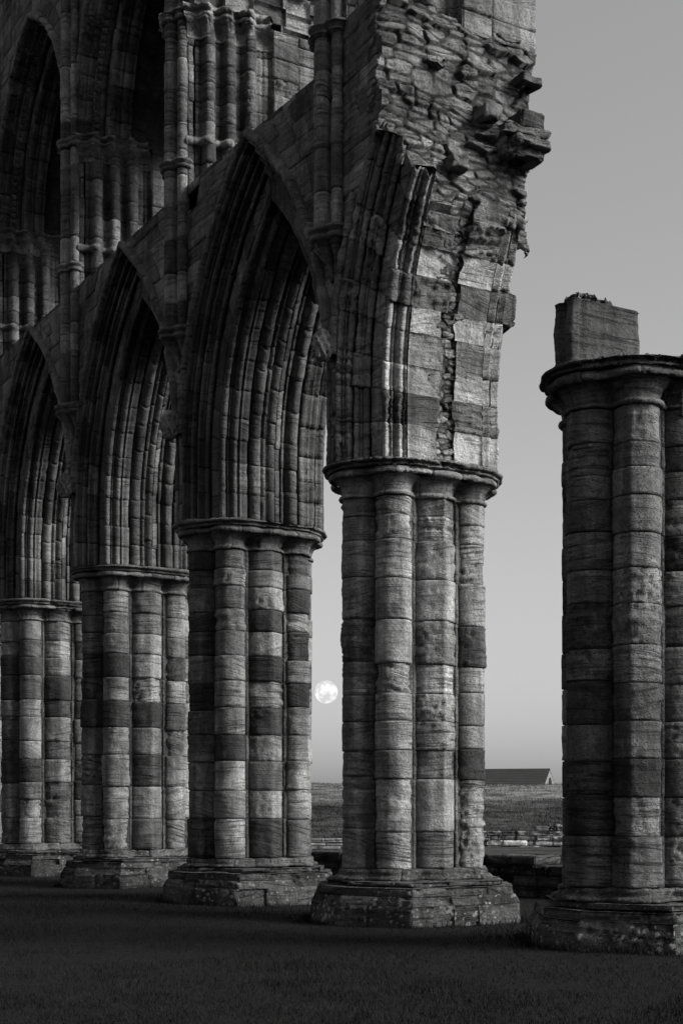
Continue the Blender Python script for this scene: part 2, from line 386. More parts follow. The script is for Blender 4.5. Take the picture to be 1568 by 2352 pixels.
    for (sa, sb, za, zb, _) in tiers:
        sT, zT, sB, zB = (sa, za, sb, zb) if za > zb else (sb, zb, sa, za)
        for e in range(8):
            p0 = np.array(OC[e]); p1 = np.array(OC[(e+1) % 8]); le = np.linalg.norm(p1-p0)
            nst = max(1, int(round(le/.62))); cu = [0] + sorted(random.uniform(.25, .75) if nst == 2 else (q+1)/nst+random.uniform(-.08, .08) for q in range(nst-1)) + [1]
            vis = e in (0, 1, 7)
            for q in range(len(cu)-1):
                def Fo(x, v):
                    ps = p0[0]+(p1[0]-p0[0])*x; pt = p0[1]+(p1[1]-p0[1])*x; s_ = sB+(sT-sB)*v
                    s_ = s_*pk; return W(ps*s_, pt*s_, zB+(zT-zB)*v)
                a.patch(Fo, cu[q], cu[q+1], 0, 1, res=res*1.2 if vis else .12, tone=jig(.45, .22), amp=.026, groove=.014, edge=.02, off=random.uniform(-.01, .01), lich=random.choice((.2, .6, 1.)), flip=True)
    for (s_in, s_out, z) in ((.5, .845, .547), (.75, .935, .478)):
        for e in range(8):
            p0 = np.array(OC[e]); p1 = np.array(OC[(e+1) % 8])
            def Fo(x, v):
                s_ = (s_out+(s_in-s_out)*v)*pk
                return W((p0[0]+(p1[0]-p0[0])*x)*s_, (p0[1]+(p1[1]-p0[1])*x)*s_, z+0*x)
            a.patch(Fo, 0, 1, 0, 1, res=.06, tone=.5, amp=.01, groove=.004, lich=.7, flip=True)
    a.build('plinth', M_BASE, base)
    return base

# ------------------------------------------------------------------ arches
T_W = 1.30
def prof_arch():
    """open profile (d, t) from the middle of the soffit to the wall face"""
    out = [np.array([0, .60])]; cut = [0]
    def seg(p0, p1, lobes, dips, k=.55):
        p0, p1 = np.array(p0, float), np.array(p1, float)
        dr = (p1-p0)/np.linalg.norm(p1-p0); nr = np.array([-dr[1], dr[0]]); L0 = np.linalg.norm(p1-p0); tot = sum(lobes); x = 0
        for i, w in enumerate(lobes):
            ww = w/tot*L0; A = ww*k
            for q in range(1, 9):
                f = q/8
                h = A*math.sqrt(max(0, 1-abs(2*f-1)**2.6)) - (dips[i]*(1-f)**3 + dips[i+1]*f**3)
                out.append(p0 + dr*(x+ww*f) + nr*h)
            x += ww
    seg((0, .60), (.09, .95), (.05, .15, .05, .14), (0, .03, .06, .04, .02)); cut.append(len(out)-1)
    out.append(np.array([.22, .945])); out.append(np.array([.34, .955])); cut.append(len(out)-1)
    seg((.34, .955), (.54, 1.12), (.13, .05, .11), (.0, .04, .05, .06)); cut.append(len(out)-1)
    seg((.54, 1.12), (.70, 1.31), (.13, .05, .11), (.06, .04, .04, .0)); out[-1] = np.array([.70, 1.31]); cut.append(len(out)-1)
    return np.array(out), cut
PR, PCUT = prof_arch()
def prof_full():
    out = []; cut = [0]; t = 0.
    for w, A, dip in ((.13, .07, .06), (.10, .03, .09), (.22, .12, .04), (.15, .05, .0)):
        for q in range(0, 8):
            f = q/8; h = A*math.sqrt(max(0, 1-((2*f-1) if w != .13 else f)**2))
            out.append((-h + dip*f**3 + .05, t+w*f))
        t += w; cut.append(len(out))
    c = [0, cut[1], cut[3], len(out)]
    full = np.array([list(o) for o in out] + [list(p) for p in PR])
    return full, c[:3] + [len(out)+q for q in PCUT[1:]]
PF, FCUT = prof_full()
PIDX = np.arange(len(PR))/(len(PR)-1)
ST = .95      # the arches rise straight before they start to curve
def arch_geo(L, rise=5.34-ST, e=.78, dmax=.70):
    a = L/2 - (e-dmax); Ro = (a*a+rise*rise)/(2*a); return Ro-dmax
def arch_s(L, d, z, z0=Z_CAP+ST, e=.78, Rin=None):
    """distance from the pier axis of the arch line at set-back d and height z"""
    Rin = arch_geo(L) if Rin is None else Rin
    rho = Rin + d; dz = np.minimum(np.maximum(np.asarray(z)-z0, 0), rho*.999)
    return e + Rin - np.sqrt(rho*rho - dz*dz)
def s_near(si): return si < 6
def half_arch(acc, si, sgn, L, z0=Z_CAP, e=.78, Rin=None, res=.05, zbreak=None, prof=None, pcut=None, tsides=(1, -1), nv=11, amp=.010, soff=True, pd=.28, thalf=.60, crack=False, scale_t=1., rows=None, st=ST):
    prof = PR if prof is None else prof; pcut = PCUT if pcut is None else pcut
    Rin = arch_geo(L) if Rin is None else Rin
    sc_ = e + Rin; mid = L/2
    pi = np.arange(len(prof))
    def mk(side):
        def F(p, b):
            d = np.interp(p, pi, prof[:, 0]); t = np.interp(p, pi, prof[:, 1])*scale_t
            rho = Rin + d
            fm = np.arccos(np.clip((sc_-mid)/rho, -1, 1)); u = b*(st + rho*fm); ph = np.maximum(u-st, 0)/rho
            return Wd(si + sgn*(sc_ - rho*np.cos(ph)), side*t, z0 + np.minimum(u, st) + rho*np.sin(ph))
        return F
    rise = math.sqrt(max(.01, Rin*Rin-(sc_-mid)**2))
    for side in tsides:
        F = mk(side); rs = res if side == 1 else res*1.8
        fl = (side*sgn < 0)
        for g in range(len(pcut)-1):
            js = [0]
            while js[-1] < 1: js.append(js[-1] + random.uniform(.75, 1.2)/nv)
            js[-1] = 1
            if rows: js = [q + (random.uniform(-.002, .002) if 0 < q < 1 else 0) for q in rows[0]]
            for j in range(len(js)-1):
                if zbreak is not None:
                    zt = F(np.array([(pcut[g]+pcut[g+1])/2.]), np.array([js[j+1]]))[0, 2]
                    zb = zbreak(side, g)
                    if F(np.array([(pcut[g]+pcut[g+1])/2.]), np.array([js[j]]))[0, 2] > zb-.12: break
                    if zt > zb:
                        # trim the last stone to the break
                        z_lo = F(np.array([(pcut[g]+pcut[g+1])/2.]), np.array([js[j]]))[0, 2]
                        js[j+1] = js[j] + (js[j+1]-js[j])*(zb-z_lo)/(zt-z_lo)
                b0, b1 = js[j], js[j+1]
                acc.patch(F, pcut[g], pcut[g+1], b0, b1, res=rs, tone=(jig(rows[1][j % len(rows[1])] if g < 1 else .3+.45*rows[1][j % len(rows[1])], .15)*(1 if g < 2 else .8)) if rows else wtone(pd), amp=amp, off=random.uniform(-.012, .008), groove=.025, edge=.008, flip=fl, resa=(.012 if side == 1 else .03) if s_near(si) else .018)
    if zbreak is None:
        bd = np.array([(.16, 0), (.16, .62), (prof[-1, 0]+.10, prof[-1, 1]-.03)])
        for side in (1, -1):
            def Fb(p, b, side=side):
                d = np.interp(p, [0, 1, 2], bd[:, 0]); t = np.interp(p, [0, 1, 2], bd[:, 1])*scale_t; rho = Rin + d
                u = b*(st + rho*np.arccos(np.clip((sc_-mid)/rho, -1, 1))); ph = np.maximum(u-st, 0)/rho
                return Wd(si + sgn*(sc_ - rho*np.cos(ph)), side*t, z0 + np.minimum(u, st) + rho*np.sin(ph))
            acc.patch(Fb, 0, 2, 0, 1, res=.15, tone=.1, amp=0, groove=0, flip=(side*sgn < 0))
    else:
        bd = np.array([(.10, 0), (.12, .60), (.80, 1.26)])
        for side in (1, -1):
            def Fb(p, z, side=side):
                d = np.interp(p, [0, 1, 2], bd[:, 0]); t = np.interp(p, [0, 1, 2], bd[:, 1])
                return Wd(si + sgn*arch_s(L, d, z), side*t, z)
            acc.patch(Fb, 0, 2, z0, 9.4, res=.12, tone=.1, amp=0, groove=0, flip=(side*sgn < 0))
    if soff:
        def Fs(t, b):
            u = b*(st + Rin*math.acos((sc_-mid)/Rin)); ph = np.maximum(u-st, 0)/Rin
            if crack: t = t + .16*(vnoise(np.stack([b*38, 0*t+1.5, 0*t], -1))-.5)*np.exp(-(t/.22)**2)
            return Wd(si + sgn*(sc_ - Rin*np.cos(ph)), t*scale_t, z0 + np.minimum(u, st) + Rin*np.sin(ph))
        js = [0]
        while js[-1] < 1: js.append(js[-1] + random.uniform(.8, 1.15)/nv)
        js[-1] = 1
        if rows: js = list(rows[0])
        for j in range(len(js)-1):
            b0, b1 = js[j], js[j+1]
            z_hi = float(Fs(np.array([0.]), np.array([b1]))[0, 2])
            for side in (1, -1):
                b1 = js[j+1]
                if zbreak is not None and z_hi > zbreak(side, -1):
                    z_lo = float(Fs(np.array([0.]), np.array([b0]))[0, 2])
                    if z_lo > zbreak(side, -1)-.1: continue
                    b1 = b0 + (b1-b0)*(zbreak(side, -1)-z_lo)/(z_hi-z_lo)
                c = random.uniform(-.18, .18) if not crack else random.uniform(.03, .15)
                if crack:
                    w = [c, thalf] if side == 1 else [-thalf, -c-.02]
                else:
                    if side == -1: continue
                    w = [-thalf, c, thalf]
                for q in range(len(w)-1):
                    acc.patch(Fs, w[q], w[q+1], b0, b1, res=res, tone=jig(rows[1][j % len(rows[1])], .1) if rows else wtone(pd), amp=amp*.9, off=random.uniform(-.015, .006), groove=.018 if crack else .022, edge=.015, flip=(sgn > 0))

def hood(acc, si, sgn, L, zstart, tone=.5, side=1, z0=Z_CAP+ST, e=.78, dmax=.70, Rin=None, res=.05, zend=99, proj=.10, wd=.13, tface=T_W):
    Rin = arch_geo(L) if Rin is None else Rin
    sc_ = e+Rin; mid = L/2
    pr = np.array([(dmax-.01, tface-.02), (dmax-.01, tface+proj*.6), (dmax+.02, tface+proj), (dmax+.07, tface+proj*.95), (dmax+wd-.02, tface+proj*.5), (dmax+wd, tface-.02)])
    pi = np.arange(len(pr))
    def F(p, z):
        d = np.interp(p, pi, pr[:, 0]); t = np.interp(p, pi, pr[:, 1]); rho = Rin+d
        zm = z0+np.sqrt(np.maximum(rho*rho-(sc_-mid)**2, 0)); zz = zstart + (zm-zstart)*z
        dz = zz-z0
        dz = np.maximum(dz, 0); s = sc_ - np.sqrt(np.maximum(rho*rho-dz*dz, 0))
        return Wd(si + sgn*np.clip(s, 0, mid), side*t, zz)
    n = 8
    for j in range(n):
        if zstart+(j+1)/n*(10.9+.6-zstart) > zend: break
        acc.patch(F, 0, len(pr)-1, j/n, (j+1)/n, res=res, tone=jig(tone, .2), amp=.012, groove=.01, edge=.01, flip=(side*sgn < 0))

def wall_face(acc, si, sgn, L, zlo, zhi, t, s_in, s_out, side=1, res=.06, amp=.009, ch=(.26, .36), wl=(.4, .7), pd=.3, ragged=0., groove=.018):
    """coursed ashlar on a face at +-t, from s_in(z) to s_out(z) measured from pier axis"""
    z = zlo
    while z < zhi-.03:
        z1 = min(zhi, z + random.uniform(*ch))
        if zhi-z1 < .12: z1 = zhi
        zm = (z+z1)/2
        wa, wb = float(s_in(zm)), float(s_out(zm)); w = wb-wa
        if w > .03:
            n = max(1, int(round(w/random.uniform(*wl))))
            cu = np.concatenate([[0], np.sort((np.arange(1, n)+rng.uniform(-.25, .25, n-1))/n), [1]])
            def F(a, b):
                x = s_in(b)*(1-a) + s_out(b)*a
                return Wd(si + sgn*x, side*t, b)
            for q in range(n):
                if ragged and z1 >= zhi-.01 and random.random() < ragged: continue
                acc.patch(F, cu[q], cu[q+1], z, z1, res=res, tone=wtone(pd), amp=amp, off=random.uniform(-.01, .01), groove=groove, edge=.014, flip=(sgn*side > 0))
        z = z1

def rubble(acc, F, a0, a1, b0, b1, scale_a, scale_b, flip=False, res=.045, hrow=(.09, .2), wst=(.14, .5), prot=(-.05, .08), tone=(.2, .95), amp=.028, gr=.07, big=.1, skip=None):
    """irregular stones set in rows that wander; a in metres*scale_a"""
    b = b0
    while b < b1-1e-3:
        h = random.uniform(*hrow)/scale_b
        if b+h > b1-.04/scale_b: h = b1-b
        a = a0
        while a < a1-1e-3:
            w = random.uniform(*wst)/scale_a
            if a+w > a1-.07/scale_a: w = a1-a
            if random.random() < .25 and h*scale_b > .12:
                parts = [(b, b+h*.5), (b+h*.5, b+h)]
            else: parts = [(b, b+h)]
            for (c0, c1) in parts:
                if skip and skip(a+w/2, (c0+c1)/2): continue
                pro = random.uniform(*prot)
                if random.random() < big: pro += random.uniform(.04, .10)
                acc.patch(F, a, a+w, c0, c1, res=res, tone=jig(random.uniform(*tone), .05), amp=amp, off=pro, groove=gr, edge=random.uniform(.012, .035), flip=flip)
            a += w
        b += h

Z_SILL = 11.52
arcade = empty('abbey_arcade', (PC[1, 0], PC[1, 1], 0))
tag(arcade, 'ruined gothic arcade of moulded pointed arches on clustered piers, ending in a torn rubble edge', 'abbey ruin')
labs = {1: 'nearest pier carrying the broken wall end', 2: 'pier left of the moon'}
for i in (1, 2, 3, 4, 5):
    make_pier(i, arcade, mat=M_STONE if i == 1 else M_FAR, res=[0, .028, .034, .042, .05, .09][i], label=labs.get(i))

for b in (1, 2, 3, 4):
    L = SL[b]; si, sj = SP[b], SP[b+1]; res = [0, .042, .05, .06, .08][b]
    Rin = arch_geo(L)
    a = Acc()
    half_arch(a, si, 1, L, res=res, prof=PF, pcut=FCUT, soff=False, amp=.006); half_arch(a, sj, -1, L, res=res, prof=PF, pcut=FCUT, soff=False, amp=.006)
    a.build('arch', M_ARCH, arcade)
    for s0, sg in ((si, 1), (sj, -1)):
        a = Acc(); hood(a, s0, sg, L, 7.6, res=.05); a.build('hood_mould', M_DARK, arcade)
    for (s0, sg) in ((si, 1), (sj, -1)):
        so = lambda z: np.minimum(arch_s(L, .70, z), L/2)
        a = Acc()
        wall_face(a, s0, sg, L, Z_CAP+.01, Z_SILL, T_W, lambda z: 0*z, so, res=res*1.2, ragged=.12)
        a.build('spandrel_wall', M_DARK, arcade); a = Acc()
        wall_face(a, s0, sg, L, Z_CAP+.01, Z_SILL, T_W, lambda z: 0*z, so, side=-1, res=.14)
        a.build('rear_spandrel_wall', M_DARK, arcade)
    a = Acc()
    # top ledge
    def Ft(s, t): return Wd(s, t, Z_SILL-.03+0*s)
    rubble(a, Ft, si, sj, -T_W, T_W, 1, 1, res=.08, hrow=(.3, .5), wst=(.3, .6), prot=(-.04, .05), flip=True)
    a.build('wall_top', M_RUB, arcade)

# ------------------------------------------------------------------ broken half arch of pier 1 towards pier 0
L0 = SL[0]; R0 = arch_geo(L0)
def zbreak(side, g):
    if side == 1: return {-1: 9.25, 0: 9.75, 1: 9.8, 2: 10.1, 3: 10.3}[g]
    return {-1: 9.52, 0: 9.50, 1: 9.45, 2: 9.4, 3: 9.3}[g]
a = Acc()
ROWB = [0, .09, .172, .247, .332, .397, .477, .55, .64, .72, .80, .88, .94, 1.0]
ROWT = [.85, .30, .95, .62, .9, .28, .85, .42, .6, .75, .4, .6, .35, .6, .5]
half_arch(a, 0., -1, L0, res=.03, zbreak=zbreak, nv=13, amp=.018, crack=True, pd=.25, rows=(ROWB, ROWT))
a.build('broken_arch', M_STONE, arcade, label='torn springing of a lost arch, alternately dark and pale stones')
def stone_field(acc, t0, t1, z0, z1, S, rs=.015, sp=(.33, .098), keep=None, W=None, fold=.14, hk=.62, tk=(.3, .42, .5, .6, .72)):
    """broken wall core: irregular bedded stones in mortar, as one continuous relief"""
    sx, sz, st, sh = [], [], [], []
    z = z0-.1
    while z < z1+.1:
        h = sp[1]*random.choice((.6, .8, 1., 1.25, 1.6)); t = t0-.3+random.uniform(0, .3)
        while t < t1+.3:
            w = sp[0]*random.choice((.5, .7, 1., 1.4, 1.9)); sx.append(t+w/2+random.uniform(-.03, .03)); sz.append(z+h/2+random.uniform(-.022, .022)); t += w
            st.append(jig(random.choice(tk), .08)); sh.append(hk*random.choice((-.02, .0, .015, .03, .05, .05, .08, .13 if random.random() < .5 else .04)))
        z += h
    sx, sz, st, sh = map(np.array, (sx, sz, st, sh)); asp = sp[0]/sp[1]*.85
    T = np.arange(t0-fold, t1+fold+rs, rs); Z = np.arange(z0, z1+rs, rs); TT, ZZ = np.meshgrid(T, Z, indexing='ij')
    q = np.stack([TT*3.2, ZZ*5, 0*TT+4.], -1); wt = TT + .10*(fbm(q, 2)-.5); wz = ZZ + .075*(fbm(q+17, 2)-.5)
    f1 = np.full(TT.shape, 9.); f2 = f1.copy(); idx = np.zeros(TT.shape, int)
    for k in range(len(sx)):
        d = (np.abs((wt-sx[k])/asp)**3 + np.abs(wz-sz[k])**3)**(1/3)
        nw = d < f1; f2 = np.where(nw, f1, np.minimum(f2, d)); idx = np.where(nw, k, idx); f1 = np.where(nw, d, f1)
    e = np.clip((f2-f1-.003)/.020, 0, 1); e = np.sqrt(e*(2-e))
    g = fbm(np.stack([TT*9, ZZ*14, 0*TT], -1) + idx[..., None]*3.7, 3); m = fbm(np.stack([TT*22, ZZ*22, 0*TT], -1), 3)
    bedd = fbm(np.stack([TT*2, ZZ*30+TT*3, 0*TT], -1) + idx[..., None]*1.3, 2)
    tl = ((idx*0.618) % 1 - .5)*.5*(wz-sz[idx])/.1*.05
    hgt = e*(sh[idx] + .045*(g-.5) + .03*(bedd-.5) + tl) + (1-e)*(-.03 + .03*(m-.5)) + .012*(m-.5)
    ex = np.maximum(TT-t1, 0) + np.maximum(t0-TT, 0)
    tc = np.clip(TT, t0, t1) + np.sign(TT)*np.minimum(ex, .03)*.5 + np.where(ex > 0, np.sign(TT)*.02*(g-.5), 0)
    P = W(-(S(np.clip(wt, t0, t1), wz) + hgt - ex), tc, ZZ + 0*TT)
    tone = e*st[idx] + (1-e)*.36
    ni, nj = TT.shape; ix = np.arange(ni*nj).reshape(ni, nj)
    Q = np.stack([ix[:-1, :-1], ix[1:, :-1], ix[1:, 1:], ix[:-1, 1:]], -1).reshape(-1, 4)
    if keep is not None:
        kk = keep(TT[:-1, :-1], ZZ[:-1, :-1]).reshape(-1); Q = Q[kk]
    n0 = len(acc.C); acc.raw(P.reshape(-1, 3), np.zeros((ni*nj, 3)), Q, 0, np.zeros(ni*nj), .5, .5)
    acc.C[-1][:, 0] = tone.reshape(-1); acc.C[-1][:, 1] = ((idx*0.381966) % 1).reshape(-1)*e.reshape(-1)
a = Acc()
# rubble in the crack of the soffit
def Fk(t, z):
    s = arch_s(L0, .02, z)
    return Wd(-s, t, z)
stone_field(a, -.26, .26, Z_CAP+.01, 9.5, lambda t, z: arch_s(L0, .03, z), W=Wd, rs=.012, sp=(.15, .085), fold=.0, hk=.35, tk=(.3, .5, .7, .9, 1.))
a.build('joint_filling', M_RUB, arcade)
a = Acc()
# torn wall end above
TS = np.array([-1.32, -.95, -.90, -.1, -.05, .62, .66, 1.0, 1.05, 1.32])
ZB = np.array([9.30, 9.45, 9.5, 9.45, 9.15, 9.2, 9.75, 9.85, 10.15, 10.3])
def d_of_t(t):
    at = np.abs(t); return np.where(at < .6, 0, (at-.6)/.71*.70)
def rub_s(t, z):
    return 1.02 + .14*np.exp(-(np.maximum(z-9.3, 0)/.36)**2)*np.clip((1.05-np.abs(t))/.4, 0, 1) + .12*np.clip(t/1.3, -1, 1) + .16*np.clip((z-10.4)/1.5, 0, 1)*np.clip(.5-t, 0, 1) + .22*(vnoise(np.stack([t*1.6, z*1.9, 0*t+3.3], -1))-.5) + .22*np.exp(-((z-10.62)/.16)**2)*np.clip((-.45-t)/.3, 0, 1) - .10*np.exp(-((z-9.95)/.2)**2)*np.clip((-.5-t)/.4, 0, 1)
def Fr(t, z):
    e = np.clip((1.32-np.abs(t))/.2, 0, 1)
    w1 = (vnoise(np.stack([t*2.6, z*2.6, 0*t+9.], -1))-.5)*.16*e; w2 = (vnoise(np.stack([t*2.2, z*3.1, 0*t+19.], -1))-.5)*.07 + (vnoise(np.stack([t*7, z*7, 0*t+5.], -1))-.5)*.035
    tt = t+w1; zz = z+w2
    return Wd(-rub_s(tt, zz), tt, zz)
stone_field(a, -1.31, 1.30, 9.05, 12.0, rub_s, keep=lambda t, z: (np.abs(t) < .5) | (z > np.interp(t, TS, ZB)-.14) | (rub_s(t, z)+.10 < arch_s(L0, d_of_t(t), z)), W=Wd)
# mortared ledge where the voussoirs have broken off
def Fl(t, v):
    zb = np.interp(t, TS, ZB) - .10
    s0 = arch_s(L0, np.maximum(d_of_t(t)-.07, 0), zb); zt = zb + .05 + np.maximum(s0-rub_s(t, zb+.4), 0)*.75
    s1 = np.minimum(rub_s(t, zt), s0) - .03
    z = zb + (zt-zb)*v
    return Wd(-(s0+(s1-s0)*v), t, z + .06*(vnoise(np.stack([t*6, v*3, 0*t+2.], -1))-.5))
AM = a; a = Acc(); tt = -1.31
while tt < 1.3:
    t2 = min(1.31, tt+random.uniform(.2, .45)); a.patch(Fl, tt, t2, 0, 1, res=.03, tone=jig(.55, .2), amp=.034, groove=.02, edge=.02, flip=False); tt = t2
a.build('mortar_ledge', M_RUB, arcade); a = AM
# loose projecting blocks in the torn end
for (t0, t1, z0, z1, s0, s1, tn) in ((-1.38, -.60, 10.58, 10.73, .8, 1.33, .45), (-1.40, -.82, 10.47, 10.60, .8, 1.37, .55), (-1.33, -.70, 10.35, 10.48, .8, 1.25, .4), (-1.33, -.92, 10.71, 10.98, .7, 1.27, .06),
                                 (-.62, -.35, 10.74, 10.92, .8, 1.26, .7), (-.1, .14, 9.98, 10.14, .7, 1.20, .3), (.25, .6, 11.22, 11.32, .8, 1.28, .5), (-1.33, -1.0, 11.38, 11.50, .8, 1.22, .2), (-1.40, -1.12, 8.30, 8.78, .1, .52, .25)):
    lb = Acc(); rock(lb, Wd, -s1, -s0, t0, t1, z0, z1, res=.03, tone=tn, amp=.03, pw=.22); lb.build('projecting_block', M_RUB, arcade)
a.build('rubble_core', M_RUB, arcade, label='coarse rubble of the torn wall end')
# wall faces of that side
a = Acc()
endj = lambda z: 1.20 + .10*np.round(np.sin(z*9.1)*1.4)/1.4
for side in (1, -1):
    lim = endj if side == 1 else (lambda z: np.interp(z, [9.3, 9.9, 10.4, 12.1], [.88, .78, .85, .93]))
    a = Acc()
    wall_face(a, 0., -1, L0, Z_CAP+.01, 12.0, T_W, lambda z: 0*z, lambda z: np.minimum(arch_s(L0, .70, z), lim(z)), side=side, res=.045 if side == 1 else .06, amp=.012)
    a.build('spandrel_wall' if side == 1 else 'rear_spandrel_wall', M_DARK, arcade)
a = Acc(); hood(a, 0., -1, L0, 7.6, zend=9.9, res=.04); a.build('hood_mould', M_STONE, arcade)
a = Acc(); hood(a, 0., -1, L0, 7.6, side=-1, zend=8.9, res=.04); a.build('hood_mould', M_STONE, arcade)

# ------------------------------------------------------------------ vault shafts with corbels, rings
VC = [(0, 1.45, .115), (.23, 1.36, .085), (-.23, 1.36, .085), (.0, 1.30, .05), (.12, 1.27, .09), (-.12, 1.27, .09)]
pov = polar([(x, y-1.25, r) for x, y, r in VC])
def vault_shaft(i, ztop, res, carve=True):
    e_ = empty('vault_shaft', (PC[i, 0], PC[i, 1], 9.2), arcade)
    def F(th, z, g=0.):
        rr = pov(th, g); return Wd(SP[i] + rr*np.cos(th), 1.25 + rr*np.sin(th), z)
    a = Acc(); z = 9.25
    while z < ztop:
        z1 = z + random.uniform(.4, .62)
        t = rtone(.2)
        a.patch(F, -.25, math.pi/2-.33, z, z1, res=res, tone=t, amp=.006, groove=.02, edge=.012)
        a.patch(F, math.pi/2-.33, math.pi+.25, z, z1, res=res, tone=jig(t, .2), amp=.006, groove=.02, edge=.012)
        z = z1
    a.build('shaft', M_STONE, e_)
    def ring(zc, prof, name):
        a = Acc(); g = np.array(prof); q = np.linspace(0, 1, len(g))
        def Fr_(th, v):
            rr = pov(th, np.interp(v, q, g[:, 0])); rr = rr*np.interp(v, q, g[:, 2]) if g.shape[1] > 2 else rr
            return Wd(SP[i] + rr*np.cos(th), 1.25 + rr*np.sin(th), zc + np.interp(v, q, g[:, 1]))
        for c in range(2): a.patch(Fr_, -.3+c*(math.pi+.6)/2, -.3+(c+1)*(math.pi+.6)/2, 0, 1, res=res*.8, tone=jig(.5, .15), amp=.010, groove=.01, edge=.01)
        a.build(name, M_STONE, e_)
    rp = [(0, -.09), (.05, -.07), (.065, -.04), (.03, -.02), (.05, 0), (.09, .03), (.085, .06), (.03, .09), (0, .10)]
    ring(11.9, rp, 'ring')
    if ztop > 14.4: ring(14.3, rp, 'ring')
    ring(9.2, [(-.02, -.62, .12), (0, -.60, .30), (.02, -.56, .34), (0, -.52, .22), (-.02, -.48, .24), (-.01, -.35, .42), (0, -.22, .75), (.03, -.12, .95), (.07, -.10, 1), (.09, -.06, 1), (.05, -.04, 1), (.06, -.02, 1), (.12, .02, 1), (.11, .05, 1), (.04, .09, 1), (0, .10, 1)], 'corbel')
    if carve:
        # carved head stopping the hood mould
        a = Acc(); c = Wd(SP[i], T_W+.17, 7.72)
        def Fh(th, ph):
            d = np.stack([np.cos(ph)*np.cos(th), np.cos(ph)*np.sin(th), np.sin(ph)], -1)
            f = d[..., 1]                      # facing outward along n
            r = .15*(1 + .22*np.exp(-((d[..., 0])/.16)**2-((d[..., 2]+.05)/.22)**2)*(f > 0) - .20*np.exp(-((np.abs(d[..., 0])-.33)/.16)**2-((d[..., 2]-.16)/.12)**2)*(f > 0)
                    - .14*np.exp(-((d[..., 0])/.34)**2-((d[..., 2]+.48)/.07)**2)*(f > 0) + .24*np.clip(d[..., 2]-.3, 0, 1) + .16*np.sin(th*9)*np.sin(ph*7)*(np.abs(d[..., 0]) > .55))
            P = r[..., None]*d*np.array([.95, 1.05, 1.45])
            w = np.zeros(P.shape); w[..., 0] = c[0] - P[..., 0]*U[0] + P[..., 1]*NV[0]; w[..., 1] = c[1] - P[..., 0]*U[1] + P[..., 1]*NV[1]; w[..., 2] = c[2] + P[..., 2]
            return w
        a.patch(Fh, -math.pi, math.pi, -1.5, 1.5, res=.016, tone=.62, amp=.012, groove=0, edge=.001)
        a.build('carved_head', M_STONE, e_)
for i, zt in ((1, 14.6), (2, 15.2), (3, 19.6), (4, 20.4), (5, 20.4)):
    vault_shaft(i, zt, .03 if i < 3 else .045, carve=(i < 5))

# ------------------------------------------------------------------ gallery (triforium) piers, arches and back wall
Z_S2 = 14.35
def jamb_prof(hw_face, hw_in, flat, tend=-.05):
    """(x, t): x = distance from the pier axis, t through the wall, three attached shafts then plain ashlar"""
    out = [np.array([0, T_W]), np.array([hw_face, T_W])]; cut = [0, 1]
    p0, p1 = np.array([hw_face, T_W]), np.array([hw_in, tend])
    dr = (p1-p0)/np.linalg.norm(p1-p0); nr = np.array([-dr[1], dr[0]])
    if nr[0] < 0: nr = -nr
    L0_ = np.linalg.norm(p1-p0); lobes = [.1, .09, .2, .09, .2, .09, .2, .09, .1]; big = [0, 0, 1, 0, 1, 0, 1, 0, 0]
    x = 0; tot = sum(lobes)
    for w, bg in zip(lobes, big):
        ww = w/tot*L0_
        for q in range(1, 7):
            f = q/6; h = (ww*.55 if bg else ww*.25)*math.sqrt(max(0, 1-(2*f-1)**2)) + (0 if bg else -.05)
            out.append(p0+dr*(x+ww*f)+nr*h)
        x += ww
        if bg or w == .1: cut.append(len(out)-1)
    out.append(np.array([flat, tend-.02])); cut[-1] = len(out)-1
    n0 = len(out)-1
    for q in range(1, 6): out.append(np.array([flat, tend-.02+(-T_W-tend+.02)*q/5]))
    cut += [n0+2, n0+5]
    return np.array(out), cut
